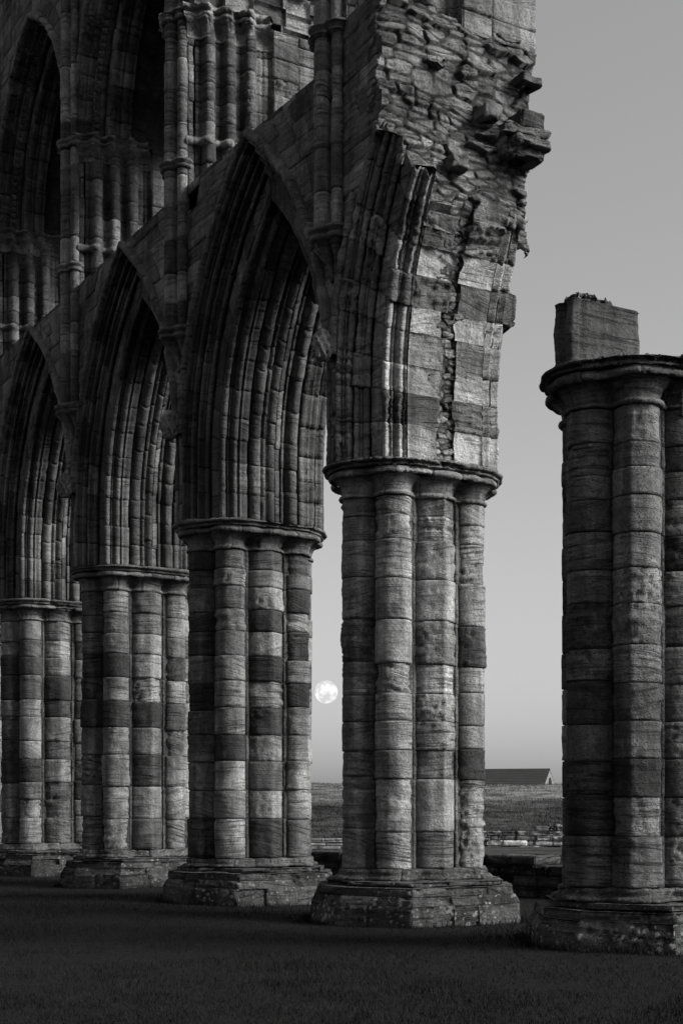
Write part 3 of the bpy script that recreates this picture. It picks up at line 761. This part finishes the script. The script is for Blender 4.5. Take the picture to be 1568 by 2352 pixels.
def upper_pier(i, sides, z1, res, hw=(.30, .55, .62), z0=Z_SILL, caps=True, zc=12.3):
    e_ = empty('gallery_pier', (PC[i, 0], PC[i, 1], z0), arcade)
    pr, cut = jamb_prof(*hw); pi = np.arange(len(pr))
    a = Acc()
    for sg in sides:
        def F(p, z): return Wd(SP[i] + sg*np.interp(p, pi, pr[:, 0]), np.interp(p, pi, pr[:, 1]), z)
        z = z0
        while z < z1-.05:
            zz = min(z1, z+random.uniform(.28, .42))
            for c in range(len(cut)-1):
                last = c >= len(cut)-3
                a.patch(F, cut[c], cut[c+1], z, zz, res=res if sg < 0 else res*1.6, resa=.02, tone=jig(.5, .18) if (last and random.random() > .25) else wtone(.3)+.08, amp=.016 if last else .009, groove=.022, edge=.014, off=random.uniform(-.012, .012), flip=(sg > 0))
            z = zz
    a.build('jamb', M_STONE if i == 1 else M_FAR, e_)
    # base string and capitals
    def bandp(prof, z_, cuts_, name, amp=.012, tone=.5):
        g = np.array(prof); q = np.linspace(0, 1, len(g))
        nx = np.gradient(pr[:, 0]); nt = np.gradient(pr[:, 1]); ll = np.hypot(nx, nt)+1e-9
        for sg in sides:
            a = Acc()
            def F(p, v):
                o = np.interp(v, q, g[:, 0]); X = np.interp(p, pi, .4*prs[:, 0]+.6*pr[:, 0]); T = np.interp(p, pi, .4*prs[:, 1]+.6*pr[:, 1])
                k = np.clip((1.0-T*0), 0, 1)
                return Wd(SP[i] + sg*(X + o*.75), T + o*.65*np.clip((T+1.0)*2, 0, 1), z_ + np.interp(v, q, g[:, 1]))
            for c in range(len(cuts_)-1):
                a.patch(F, cuts_[c], cuts_[c+1], 0, 1, res=res*.8, tone=jig(tone, .15), amp=amp, groove=.01, edge=.01, flip=(sg > 0))
            a.build(name, M_STONE, e_)
    ker = np.ones(5)/5
    prs = pr.copy()
    for _ in range(2):
        prs[3:56, 0] = np.convolve(prs[:, 0], ker, 'same')[3:56]; prs[3:56, 1] = np.convolve(prs[:, 1], ker, 'same')[3:56]
    bandp([(0, -.10), (.07, -.07), (.09, -.02), (.06, .02), (.03, .05), (0, .07)], zc, [0, 20, 40, 58], 'string_course')
    if caps:
        bandp([(-.02, -.42), (.03, -.40), (.0, -.36), (.02, -.28), (.07, -.20), (.16, -.15), (.17, -.12)], Z_S2, [1, 16, 28, 40, 56], 'capital')
        bandp([(.10, -.14), (.19, -.12), (.20, -.07), (.12, -.04), (.24, -.01), (.26, .04), (.18, .07), (-.02, .08)], Z_S2, [1, 16, 28, 40, 56], 'abacus', amp=.016, tone=.6)
for i, sd, z1, rs in ((2, (-1, 1), 14.3, .045), (3, (-1, 1), 14.35, .055), (4, (-1, 1), 14.35, .065), (5, (-1,), 14.35, .1)):
    upper_pier(i, sd, z1, rs)
upper_pier(1, (-1,), 14.4, .04, hw=(.42, .98, 1.12), z0=11.86, caps=False, zc=13.5)
a = Acc()
def F(p, q): return Wd(q*0+.02+0*p, p, q)
for (t0, t1) in ((-1.3, -.6), (-.6, .1), (.1, .75), (.75, 1.3)):
    z = Z_SILL
    while z < 14.4: a.patch(lambda t, z: Wd(.28+0*t, t, z), t0, t1, z, z+.36, tone=rtone(), res=.08, flip=True, amp=.02, off=random.uniform(-.05, .05)); z += .36
a.patch(lambda s, z: Wd(s, T_W, z), 0, .3, Z_SILL, 14.4, res=.08, tone=.5, flip=False)
a.build('broken_end', M_STONE, arcade)

pr2, _ = prof_arch()
def gallery_arch(b, res):
    L = SL[b]; e, dm = .66, .42
    prof = PR*np.array([.6, 1.]); prof[:, 1] = .35 + (PR[:, 1]-.6)/.71*(T_W-.34)
    aa = L/2-(e-dm); h = 3.65; Ro = (aa*aa+h*h)/(2*aa); Rin = Ro-dm
    a = Acc()
    for (s0, sg) in ((SP[b], 1), (SP[b+1], -1)):
        half_arch(a, s0, sg, L, z0=Z_S2+.05, e=e, Rin=Rin, res=res, prof=prof, nv=11, tsides=(1,), soff=False, st=0)
    a.build('gallery_arch', M_DARK, arcade)
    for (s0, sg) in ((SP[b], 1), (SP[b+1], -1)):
        a = Acc(); hood(a, s0, sg, L, Z_S2+.5, z0=Z_S2+.05, e=e, dmax=dm, Rin=Rin, res=.06); a.build('hood_mould', M_DARK, arcade)
    # dog-tooth ornament along the arch
    a = Acc(); sc_ = e+Rin
    for (s0, sg) in ((SP[b], 1), (SP[b+1], -1)):
        d = .20; rho = Rin+d; fm = math.acos((sc_-L/2)/rho); n = int(rho*fm/.13)
        for k in range(n):
            ph = fm*(k+.5)/n; s_ = s0+sg*(sc_-rho*math.cos(ph)); z_ = Z_S2+.05+rho*math.sin(ph)
            c = Wd(s_, 1.0, z_); tip = Wd(s_+sg*.045, 1.09, z_-.0)
            ts = np.array([-U[0]*math.sin(ph)*0, 0, 0]); h_ = .05
            A_ = np.array([Wd(s_+sg*dx*math.sin(ph)-sg*dy*math.cos(ph)*.6, 1.0+dy*.6, z_+dx*math.cos(ph)) for dx, dy in ((-h_, -h_), (h_, -h_), (h_, h_), (-h_, h_))])
            P = np.vstack([A_, tip[None]]); P = np.vstack([P, P[:4]])
            Fq = np.array([[0, 1, 4, 4], [1, 2, 4, 4], [2, 3, 4, 4], [3, 0, 4, 4]])
            me_P = np.vstack([A_[[0, 1]], tip, tip, A_[[1, 2]], tip, tip, A_[[2, 3]], tip, tip, A_[[3, 0]], tip, tip])
            me_P[3::4] += 1e-3
            a.raw(me_P, np.zeros_like(me_P), np.arange(16).reshape(4, 4), 0, np.zeros(16), jig(.7, .2), random.random())
    a.build('dog_tooth', M_DARK, arcade)
    a = Acc()
    for (s0, sg) in ((SP[b], 1), (SP[b+1], -1)):
        so = lambda z: np.minimum(arch_s(L, dm, z, z0=Z_S2+.05, e=e, Rin=Rin), L/2)
        wall_face(a, s0, sg, L, Z_S2+.06, 20.4, T_W, lambda z: 0*z, so, res=res*1.2, pd=.35)
    a.build('gallery_wall', M_DARK, arcade)
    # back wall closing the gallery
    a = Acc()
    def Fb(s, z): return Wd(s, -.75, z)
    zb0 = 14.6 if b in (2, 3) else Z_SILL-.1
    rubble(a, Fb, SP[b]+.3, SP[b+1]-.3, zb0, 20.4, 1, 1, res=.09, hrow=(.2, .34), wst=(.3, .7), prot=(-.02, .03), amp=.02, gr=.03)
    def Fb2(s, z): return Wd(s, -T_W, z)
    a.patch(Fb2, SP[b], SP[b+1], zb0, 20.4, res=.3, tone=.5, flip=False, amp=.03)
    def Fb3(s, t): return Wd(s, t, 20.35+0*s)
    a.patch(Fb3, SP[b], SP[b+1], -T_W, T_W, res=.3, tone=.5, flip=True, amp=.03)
    a.build('gallery_back_wall', M_DARK, arcade)
gallery_arch(2, .055); gallery_arch(3, .065); gallery_arch(4, .09)
# stub of masonry over pier 2 where the gallery arch has fallen
a = Acc()
for (t0, t1) in ((-1.3, -.8), (-.8, -.3), (-.3, .3), (.3, .8), (.8, 1.3)):
    z = Z_S2+.03
    while z < 20.2:
        zz = z+random.uniform(.2, .4); x = .5 + .25*min(1, (z-Z_S2)/2)+random.uniform(-.08, .1) - .08*(t0 > .7)
        a.patch(lambda t, z: Wd(SP[2]-x+0*t, t, z), t0, t1, z, zz, res=.06, tone=rtone(), amp=.025, groove=.06, edge=.03, flip=False)
        if t1 == 1.3:
            a.patch(lambda q, z: Wd(SP[2]-x*q, T_W, z), 0, 1, z, zz, res=.06, tone=rtone(), amp=.02, flip=False)
        z = zz
a.build('gallery_stub', M_RUB, arcade)

# ------------------------------------------------------------------ standing broken pier at the right
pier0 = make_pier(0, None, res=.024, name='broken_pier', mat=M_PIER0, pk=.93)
tag(pier0, 'tall free-standing clustered stone pier at right with a broken block left on its capital', 'pier')
a = Acc(); W0 = Wp(0)
def blk(q, z):      # outline of the springer stone, with a roll at its nave edge
    pts = np.array([(.5, .30), (.42, .9), (.20, 1.17), (.15, 1.245), (.07, 1.25), (.03, 1.20), (.0, 1.19), (-.03, 1.24), (-.08, 1.26), (-.14, 1.23), (-.155, 1.16), (-.12, 1.12), (-.13, 1.09), (-.15, 1.05), (-.15, .7), (-.155, .36), (-.12, .29), (.5, .30)])
    ln = np.concatenate([[0], np.cumsum(np.hypot(*np.diff(pts, axis=0).T))]); ln /= ln[-1]
    s = np.interp(q, ln, pts[:, 0]); t = np.interp(q, ln, pts[:, 1])
    k = 1 + .02*np.sin(z*9) - .05*np.clip((z-6.75)/.1, 0, 1)**2
    return W0(.05+(s-.05)*k, .8+(t-.8)*k, z)
a.patch(blk, 0, 1, 6.17, 6.84, res=.022, tone=.02, amp=.008, groove=.02, edge=.03, flip=True, seed=.52)
a.patch(lambda x, y: W0(-.14+(.60-.36*y)*x, .31+.90*y, 6.825+0*x), 0, 1, 0, 1, res=.04, tone=.2, amp=.015, groove=.01, flip=True)
a.build('springer_block', M_DARK, pier0, label='dark moulded block on top of the capital')
a = Acc()
for (s0, s1, t0, t1, h) in ((-.12, .16, .86, 1.16, .13), (-.12, .25, .60, .92, .115), (-.1, .2, .80, 1.02, .15)):
    box_stone(a, W0, s0, s1, t0, t1, 6.80, 6.82+h, res=.02, tone=.3, amp=.03, taper=.25, edge=.04)
a.build('mortar_cap', M_RUB, pier0)
a = Acc()
box_stone(a, W0, -.78, .3, -.62, .36, 6.0, 6.20, res=.03, tone=.2, amp=.018)
box_stone(a, W0, -.70, .3, -.60, .22, 5.62, 5.99, res=.03, tone=.35, amp=.018)
box_stone(a, W0, -.70, .3, -1.12, -.66, 5.9, 6.21, res=.03, tone=.3, amp=.018)
a.build('broken_capital_block', M_STONE, pier0)

# ------------------------------------------------------------------ low ruined walls
def low_wall(name, p0, p1, h, thick, res, tone, mat, label, cat, lich, hr=(.12, .22), ws=(.2, .55), z0=-.2, hf=None, amp=.02):
    p0, p1 = np.array(p0, float), np.array(p1, float); d = p1-p0; Lw = np.linalg.norm(d); d /= Lw; nn = np.array([d[1], -d[0]])
    if nn[1] > 0: nn = -nn
    r = empty(name, (float(p0[0]+p1[0])/2, float(p0[1]+p1[1])/2, 0))
    tag(r, label, cat)
    a = Acc()
    z = z0; hf = hf or (lambda x: h)
    while z < h:
        zz = z + random.uniform(*hr); x = 0
        while x < Lw:
            w = random.uniform(*ws); xe = min(Lw, x+w)
            if zz <= hf((x+xe)/2)+.06:
                pr = random.uniform(-.03, .03)
                def Ww(s, t, zq):
                    s, t, zq = np.broadcast_arrays(np.asarray(s, float), np.asarray(t, float), np.asarray(zq, float))
                    return np.stack([p0[0]+d[0]*s+nn[0]*t, p0[1]+d[1]*s+nn[1]*t, zq], -1)
                box_stone(a, Ww, x+.006, xe-.006, -thick/2, thick/2+pr, z, zz-.012, res=res, tone=jig(random.uniform(*tone), .05), amp=amp, edge=.03, groove=.02, lich=lich)
            x = xe
        z = zz
    a.build('masonry', mat, r)
    return r
low_wall('aisle_wall', (-1.3, 28.2), (1.55, 26.0), .72, .9, .05, (.05, .6), M_BASE, 'dark low ruined wall seen between the two nearest arcade piers, behind the lawn', 'ruined wall', .1)
low_wall('aisle_wall', (1.75, 25.9), (4.35, 23.9), .74, .9, .035, (.02, .5), M_BASE, 'dark rough ruined wall behind the lawn, right of the nearest arcade pier', 'ruined wall', .15,
         hf=lambda x: .74 - .12*(.5+.5*math.sin(x*3.1)))
low_wall('precinct_wall', (4.4, 54.5), (12.5, 54.0), .80, .8, .08, (.0, 1.0), M_PALE, 'pale lichened low wall below the grassy bank, right of the nearest arcade pier', 'ruined wall', 1.0,
         hr=(.10, .24), ws=(.25, .9), amp=.05, hf=lambda x: .80 if (x < .5 or x > 2.9) else .66 + .06*math.sin(x*5))
low_wall('stone_footing', (-4, 50.0), (2.5, 50.0), .38, 1.2, .08, (.4, .8), M_PALE, 'very low stone footing on the turf left of the nearest arcade pier, below the moon', 'ruined wall', .6, hr=(.1, .14), ws=(.5, 1.2))

# ------------------------------------------------------------------ ground
def gz(x, y):
    k = np.clip((y-58)/55, 0, 1); k = k*k*(3-2*k)
    top = 3.25 - .005*np.clip(x, -30, 120)
    far = np.clip((y-135)/400, 0, 1)
    z = k*top*(1-far*.9) + .045*np.sin(x*.55+y*.21)*np.sin(y*.37-x*.13)*np.clip((y-8)/20, 0, 1)
    z = z + .10*np.exp(-(((x-3.4)/2.2)**2+((y-15.4)/2.2)**2))
    z = z + k*(.9*(fbm(np.stack([x*.16, y*.10, 0*x], -1), 3)-.5)) - .02
    return z
def terrain(name, xs, ys, mat, zoff=0.):
    X, Y = np.meshgrid(xs, ys, indexing='ij'); Z = gz(X, Y) + zoff
    if name == 'lawn': Z = Z + .015*(fbm(np.stack([X*3, Y*3, 0*X], -1), 3)-.5)
    P = np.stack([X, Y, Z], -1).reshape(-1, 3); ni, nj = X.shape; idx = np.arange(ni*nj).reshape(ni, nj)
    q = np.stack([idx[:-1, :-1], idx[1:, :-1], idx[1:, 1:], idx[:-1, 1:]], -1).reshape(-1, 4)
    me = bpy.data.meshes.new(name); me.from_pydata(P.tolist(), [], q.tolist()); me.polygons.foreach_set('use_smooth', np.full(len(q), True)); me.update()
    me.materials.append(mat); o = bpy.data.objects.new(name, me); col.objects.link(o); tag(o, kind='structure'); return o
def hill_mat():
    m, nt, N, L = newmat('dry_hill_grass')
    g = N.new('ShaderNodeNewGeometry'); sx = N.new('ShaderNodeSeparateXYZ'); L.new(g.outputs['Position'], sx.inputs[0])
    mp = N.new('ShaderNodeMapping'); mp.inputs['Scale'].default_value = (.5, .5, 5); L.new(g.outputs['Position'], mp.inputs[0])
    n1 = N.new('ShaderNodeTexNoise'); n1.inputs['Scale'].default_value = .9; n1.inputs['Detail'].default_value = 9; n1.inputs['Roughness'].default_value = .72; L.new(mp.outputs[0], n1.inputs['Vector'])
    n2 = N.new('ShaderNodeTexNoise'); n2.inputs['Scale'].default_value = .12; n2.inputs['Detail'].default_value = 4; L.new(g.outputs['Position'], n2.inputs['Vector'])
    r1 = N.new('ShaderNodeMapRange'); r1.inputs['From Min'].default_value = .35; r1.inputs['From Max'].default_value = .68; r1.inputs['To Min'].default_value = .2; r1.inputs['To Max'].default_value = 1.25; L.new(n1.outputs[0], r1.inputs['Value'])
    # the unmown, bleached upper bank against mown turf below it
    ad = N.new('ShaderNodeMath'); ad.operation = 'MULTIPLY_ADD'; L.new(n2.outputs[0], ad.inputs[0]); ad.inputs[1].default_value = 1.5; L.new(sx.outputs[2], ad.inputs[2])
    r2 = N.new('ShaderNodeMapRange'); r2.inputs['From Min'].default_value = 2.35; r2.inputs['From Max'].default_value = 2.75; r2.inputs['To Min'].default_value = .06; r2.inputs['To Max'].default_value = .16; L.new(ad.outputs[0], r2.inputs['Value'])
    mu = N.new('ShaderNodeMath'); mu.operation = 'MULTIPLY'; L.new(r1.outputs[0], mu.inputs[0]); L.new(r2.outputs[0], mu.inputs[1])
    cc = N.new('ShaderNodeCombineColor')
    for k in range(3): L.new(mu.outputs[0], cc.inputs[k])
    bs = N.new('ShaderNodeBsdfPrincipled'); bs.inputs['Roughness'].default_value = 1; bs.inputs['Specular IOR Level'].default_value = 0
    L.new(cc.outputs[0], bs.inputs['Base Color'])
    bp = N.new('ShaderNodeBump'); bp.inputs['Strength'].default_value = .6; bp.inputs['Distance'].default_value = .3; L.new(n1.outputs[0], bp.inputs['Height']); L.new(bp.outputs[0], bs.inputs['Normal'])
    out = N.new('ShaderNodeOutputMaterial'); L.new(bs.outputs[0], out.inputs[0]); return m
M_HILL = hill_mat()
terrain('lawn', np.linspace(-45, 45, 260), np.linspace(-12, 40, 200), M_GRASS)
terrain('hill', np.concatenate([np.linspace(-900, -61, 16), np.linspace(-60, 60, 200), np.linspace(61, 900, 16)]), np.concatenate([np.linspace(40, 140, 200), np.linspace(145, 1500, 30)]), M_HILL)
terrain('turf', np.concatenate([np.linspace(-900, -46, 12), np.linspace(-45, 45, 60), np.linspace(46, 900, 12)]), np.concatenate([[-300, -80, -30], np.linspace(-14, 40, 30)]), M_GRASS, zoff=-.06)

# short grass blades on the lawn
def blades(name, n, yr, hgt, wdt, mat, xw=1.12, power=1.6, label=None):
    u = rng.random(n); y = yr[0] + (yr[1]-yr[0])*u**power
    x = (rng.random(n)-.5)*y*(W_PX/F_PX)*xw*1.05
    z = gz(x, y)
    th = rng.random(n)*2*math.pi; h = hgt*rng.uniform(.5, 1.3, n); w = wdt*rng.uniform(.6, 1.3, n)
    clump = fbm(np.stack([x*1.2, y*1.2, 0*x], -1), 2); h = h*(.4+1.2*clump)*np.clip((fbm(np.stack([x*.45+7, y*.3, 0*x], -1), 3)-.30)*4, .65, 1.2)
    lx = rng.normal(0, .45, n)*h; ly = rng.normal(0, .45, n)*h
    dx, dy = np.cos(th)*w, np.sin(th)*w
    P = np.stack([np.stack([x-dx, y-dy, z-.01], -1), np.stack([x+dx, y+dy, z-.01], -1), np.stack([x+lx, y+ly, z+h], -1)], 1).reshape(-1, 3)
    me = bpy.data.meshes.new(name); me.vertices.add(3*n); me.vertices.foreach_set('co', P.astype(np.float32).ravel())
    me.loops.add(3*n); me.loops.foreach_set('vertex_index', np.arange(3*n, dtype=np.int32)); me.polygons.add(n)
    me.polygons.foreach_set('loop_start', np.arange(0, 3*n, 3, dtype=np.int32)); me.polygons.foreach_set('loop_total', np.full(n, 3, dtype=np.int32)); me.update()
    me.materials.append(mat); o = bpy.data.objects.new(name, me); col.objects.link(o); tag(o, label, 'grass', kind='stuff'); return o
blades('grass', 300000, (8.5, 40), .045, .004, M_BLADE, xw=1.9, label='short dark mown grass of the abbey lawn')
M_DRY = plain_mat('dry_grass', .06, .2, scale=.6, bump=0, detail=4)
blades('rough_grass', 110000, (57, 119), .12, .022, M_HILL, power=1., label='pale rough grass along the top of the bank')

# longer grass left by the mower round the foot of each pier
def foot_grass(i, k=1.):
    n = 1500; OCT = np.array([(-1.29, .86), (-.34, 1.46), (.34, 1.46), (1.29, .86), (1.29, -.86), (.34, -1.46), (-.34, -1.46), (-1.29, -.86)])*k
    e = rng.integers(0, 8, n); f = rng.random(n)[:, None]; q = OCT[e]*(1-f) + OCT[(e+1) % 8]*f
    q = q*(1.0 + np.abs(rng.normal(0, .035, n)))[:, None] * 1.008
    x = PC[i, 0] + q[:, 0]*U[0] + q[:, 1]*NV[0]; y = PC[i, 1] + q[:, 0]*U[1] + q[:, 1]*NV[1]; return x, y
FX, FY = zip(*[foot_grass(i, .95 if i == 0 else 1.02) for i in (0, 1, 2, 3, 4)])
FX = np.concatenate(FX); FY = np.concatenate(FY); nF = len(FX); zF = gz(FX, FY); hF = rng.uniform(.03, .13, nF)*(.3+1.3*vnoise(np.stack([FX*3, FY*3, 0*FX], -1)))
th = rng.random(nF)*6.28; dx, dy = np.cos(th)*.005, np.sin(th)*.005
PF_ = np.stack([np.stack([FX-dx, FY-dy, zF-.02], -1), np.stack([FX+dx, FY+dy, zF-.02], -1), np.stack([FX+rng.normal(0, .4, nF)*hF, FY+rng.normal(0, .4, nF)*hF, zF+hF], -1)], 1).reshape(-1, 3)
me = bpy.data.meshes.new('long_grass'); me.from_pydata(PF_.tolist(), [], np.arange(3*nF).reshape(-1, 3).tolist()); me.materials.append(M_BLADE)
o_ = bpy.data.objects.new('long_grass', me); col.objects.link(o_); tag(o_, 'longer grass round the feet of the piers', 'grass', kind='stuff')

# ------------------------------------------------------------------ barn beyond the bank
def barn():
    c = np.array([14.0+.0, 137.0]);  # front right corner at image x 1248
    fx = (1248-784)/F_PX*137.0; fr = np.array([fx, 137.0]); ax = np.array([-6.66, 2.15])/7.0; wv = np.array([2.15, 6.66])/7.0
    r = empty('barn', (float(fr[0]+ax[0]*8), float(fr[1]+ax[1]*8), 2.0)); tag(r, 'long low barn with a dark tiled roof and an arched gable opening beyond the bank', 'barn')
    Lb, w, ze, zr = 16.0, 7.0, HC+40*137/F_PX, HC+84*140.5/F_PX
    o = np.array([r.location.x, r.location.y, r.location.z])
    def pt(l, q, z): p = fr + ax*l + wv*q; return (float(p[0]-o[0]), float(p[1]-o[1]), float(z-o[2]))
    def mk(name, V, Fc, mat, par=r, label=None):
        me = bpy.data.meshes.new(name); me.from_pydata(V, [], Fc); me.update(); me.materials.append(mat); ob = bpy.data.objects.new(name, me); col.objects.link(ob); ob.parent = par
        return ob
    M_W = plain_mat('barn_stone', .10, .16, scale=1.4, stretch=(1, 1, 3)); M_R = plain_mat('barn_roof_tiles', .022, .04, scale=2, stretch=(.3, .3, 6), dist=.1); M_D = plain_mat('dark_opening', .01, .02)
    V = [pt(0, 0, 0), pt(Lb, 0, 0), pt(Lb, w, 0), pt(0, w, 0), pt(0, 0, ze), pt(Lb, 0, ze), pt(Lb, w, ze), pt(0, w, ze), pt(0, w/2, zr-.1), pt(Lb, w/2, zr-.1)]
    mk('wall', V, [(0, 1, 5, 4), (2, 3, 7, 6), (3, 0, 4, 8, 7), (1, 2, 6, 9, 5)], M_W)
    V = []; Fc = []
    n = 12
    for sgn, q0 in ((0, -.25), (1, w+.25)):
        for k in range(n):          # overlapping courses of tiles
            f0, f1 = k/n, (k+1)/n
            qa = q0+(w/2-q0)*f0; qb = q0+(w/2-q0)*f1; za = ze-.1+(zr-ze+.1)*f0; zb = ze-.1+(zr-ze+.1)*f1
            i = len(V); V += [pt(.0, qa, za+.04), pt(Lb, qa, za+.04), pt(Lb, qb, zb+.02), pt(.0, qb, zb+.02), pt(.0, qa, za-.05), pt(Lb, qa, za-.05)]
            Fc += [(i, i+1, i+2, i+3), (i, i+4, i+5, i+1)]
    mk('roof', V, Fc, M_R)
    i0 = pt(-.12, 0, 0)
    V = [pt(l, q, z) for l in (-.14, .02) for q, z in ((-.3, ze-.15), (-.3, ze+.12), (w/2, zr+.16), (w+.3, ze+.12), (w+.3, ze-.15), (w/2, zr-.14))]
    Fc = [(0, 1, 2, 5), (5, 2, 3, 4), (6, 11, 8, 7), (11, 10, 9, 8), (1, 7, 8, 2), (2, 8, 9, 3), (0, 5, 11, 6), (5, 4, 10, 11)]
    # plain verge
    hw = .95; zb_, zs = ze-1.0, ze+.0
    ring = [(w/2-hw, zb_), (w/2+hw, zb_), (w/2+hw, zs)] + [(w/2+hw*math.cos(t), zs+hw*math.sin(t)*1.1) for t in np.linspace(.3, math.pi-.3, 7)] + [(w/2-hw, zs)]
    V = [pt(-.01, q, z) for q, z in ring] + [pt(-.06, q, z) for q, z in ring]; m_ = len(ring)
    mk('window', V, [tuple(range(m_)), tuple(range(2*m_-1, m_-1, -1))] + [(k, (k+1) % m_, m_+(k+1) % m_, m_+k) for k in range(m_)], M_D)
barn()

# ------------------------------------------------------------------ moon
def moon():
    D_ = 3000.0; x = (749-784)/F_PX*D_; z = HC + (1850-1590)/F_PX*D_
    import bmesh
    bm = bmesh.new(); bmesh.ops.create_uvsphere(bm, u_segments=96, v_segments=48, radius=26.3/F_PX*D_)
    me = bpy.data.meshes.new('moon'); bm.to_mesh(me); bm.free()
    for p in me.polygons: p.use_smooth = True
    m, nt, N, L = newmat('moon_surface')
    tc = N.new('ShaderNodeTexCoord'); n1 = N.new('ShaderNodeTexNoise'); n1.inputs['Scale'].default_value = .055; n1.inputs['Detail'].default_value = 5; n1.inputs['Roughness'].default_value = .55
    mp = N.new('ShaderNodeMapping'); mp.inputs['Location'].default_value = (11, 4, 3); L.new(tc.outputs['Object'], mp.inputs[0]); L.new(mp.outputs[0], n1.inputs['Vector'])
    cr = N.new('ShaderNodeValToRGB'); e = cr.color_ramp.elements; e[0].position = .42; e[0].color = (.62,)*3+(1,); e[1].position = .56; e[1].color = (.9,)*3+(1,)
    L.new(n1.outputs[0], cr.inputs[0]); em = N.new('ShaderNodeEmission'); L.new(cr.outputs[0], em.inputs[0]); em.inputs[1].default_value = MOON_E
    out = N.new('ShaderNodeOutputMaterial'); L.new(em.outputs[0], out.inputs[0]); me.materials.append(m)
    o = bpy.data.objects.new('moon', me); col.objects.link(o); o.location = (x, D_, z)
    tag(o, 'full pale moon with grey patches low in the sky between two piers', 'moon')
EXPO = 1.2
MOON_E = .49
moon()

# ------------------------------------------------------------------ camera, light, world
cam = bpy.data.cameras.new('camera'); co = bpy.data.objects.new('camera', cam); col.objects.link(co)
co.location = (0, 0, HC); co.rotation_euler = (R(90), 0, 0)
cam.sensor_fit = 'HORIZONTAL'; cam.sensor_width = 36; cam.lens = F_PX/W_PX*36; cam.shift_y = (1850-1176)/W_PX
cam.clip_end = 8000; cam.clip_start = .1; sc.camera = co
SUN_EL, SUN_AZ = 30.0, 108.0        # azimuth clockwise from +Y
sd = (math.sin(R(SUN_AZ))*math.cos(R(SUN_EL)), math.cos(R(SUN_AZ))*math.cos(R(SUN_EL)), math.sin(R(SUN_EL)))
sl = bpy.data.lights.new('sun', 'SUN'); sl.energy = 3.4; sl.angle = R(30); sl.color = (1, .99, .98)
so = bpy.data.objects.new('sun', sl); col.objects.link(so)
from mathutils import Vector
so.rotation_euler = Vector(sd).to_track_quat('Z', 'Y').to_euler()
w = bpy.data.worlds.new('World'); sc.world = w; w.use_nodes = True; N = w.node_tree.nodes; L = w.node_tree.links; N.clear()
sky = N.new('ShaderNodeTexSky'); sky.sky_type = 'NISHITA'; sky.sun_disc = False; sky.sun_elevation = R(SUN_EL); sky.sun_rotation = R(SUN_AZ)
sky.dust_density = 2.3; sky.air_density = 1.0
bw = N.new('ShaderNodeRGBToBW'); L.new(sky.outputs[0], bw.inputs[0])
bg = N.new('ShaderNodeBackground'); bg.inputs[1].default_value = .102; pw = N.new('ShaderNodeMath'); pw.operation = 'POWER'; pw.inputs[1].default_value = .75; L.new(bw.outputs[0], pw.inputs[0]); L.new(pw.outputs[0], bg.inputs[0])
ow = N.new('ShaderNodeOutputWorld'); L.new(bg.outputs[0], ow.inputs[0])
sc.view_settings.view_transform = 'Standard'; sc.view_settings.look = 'None'; sc.view_settings.exposure = EXPO; sc.view_settings.gamma = 1
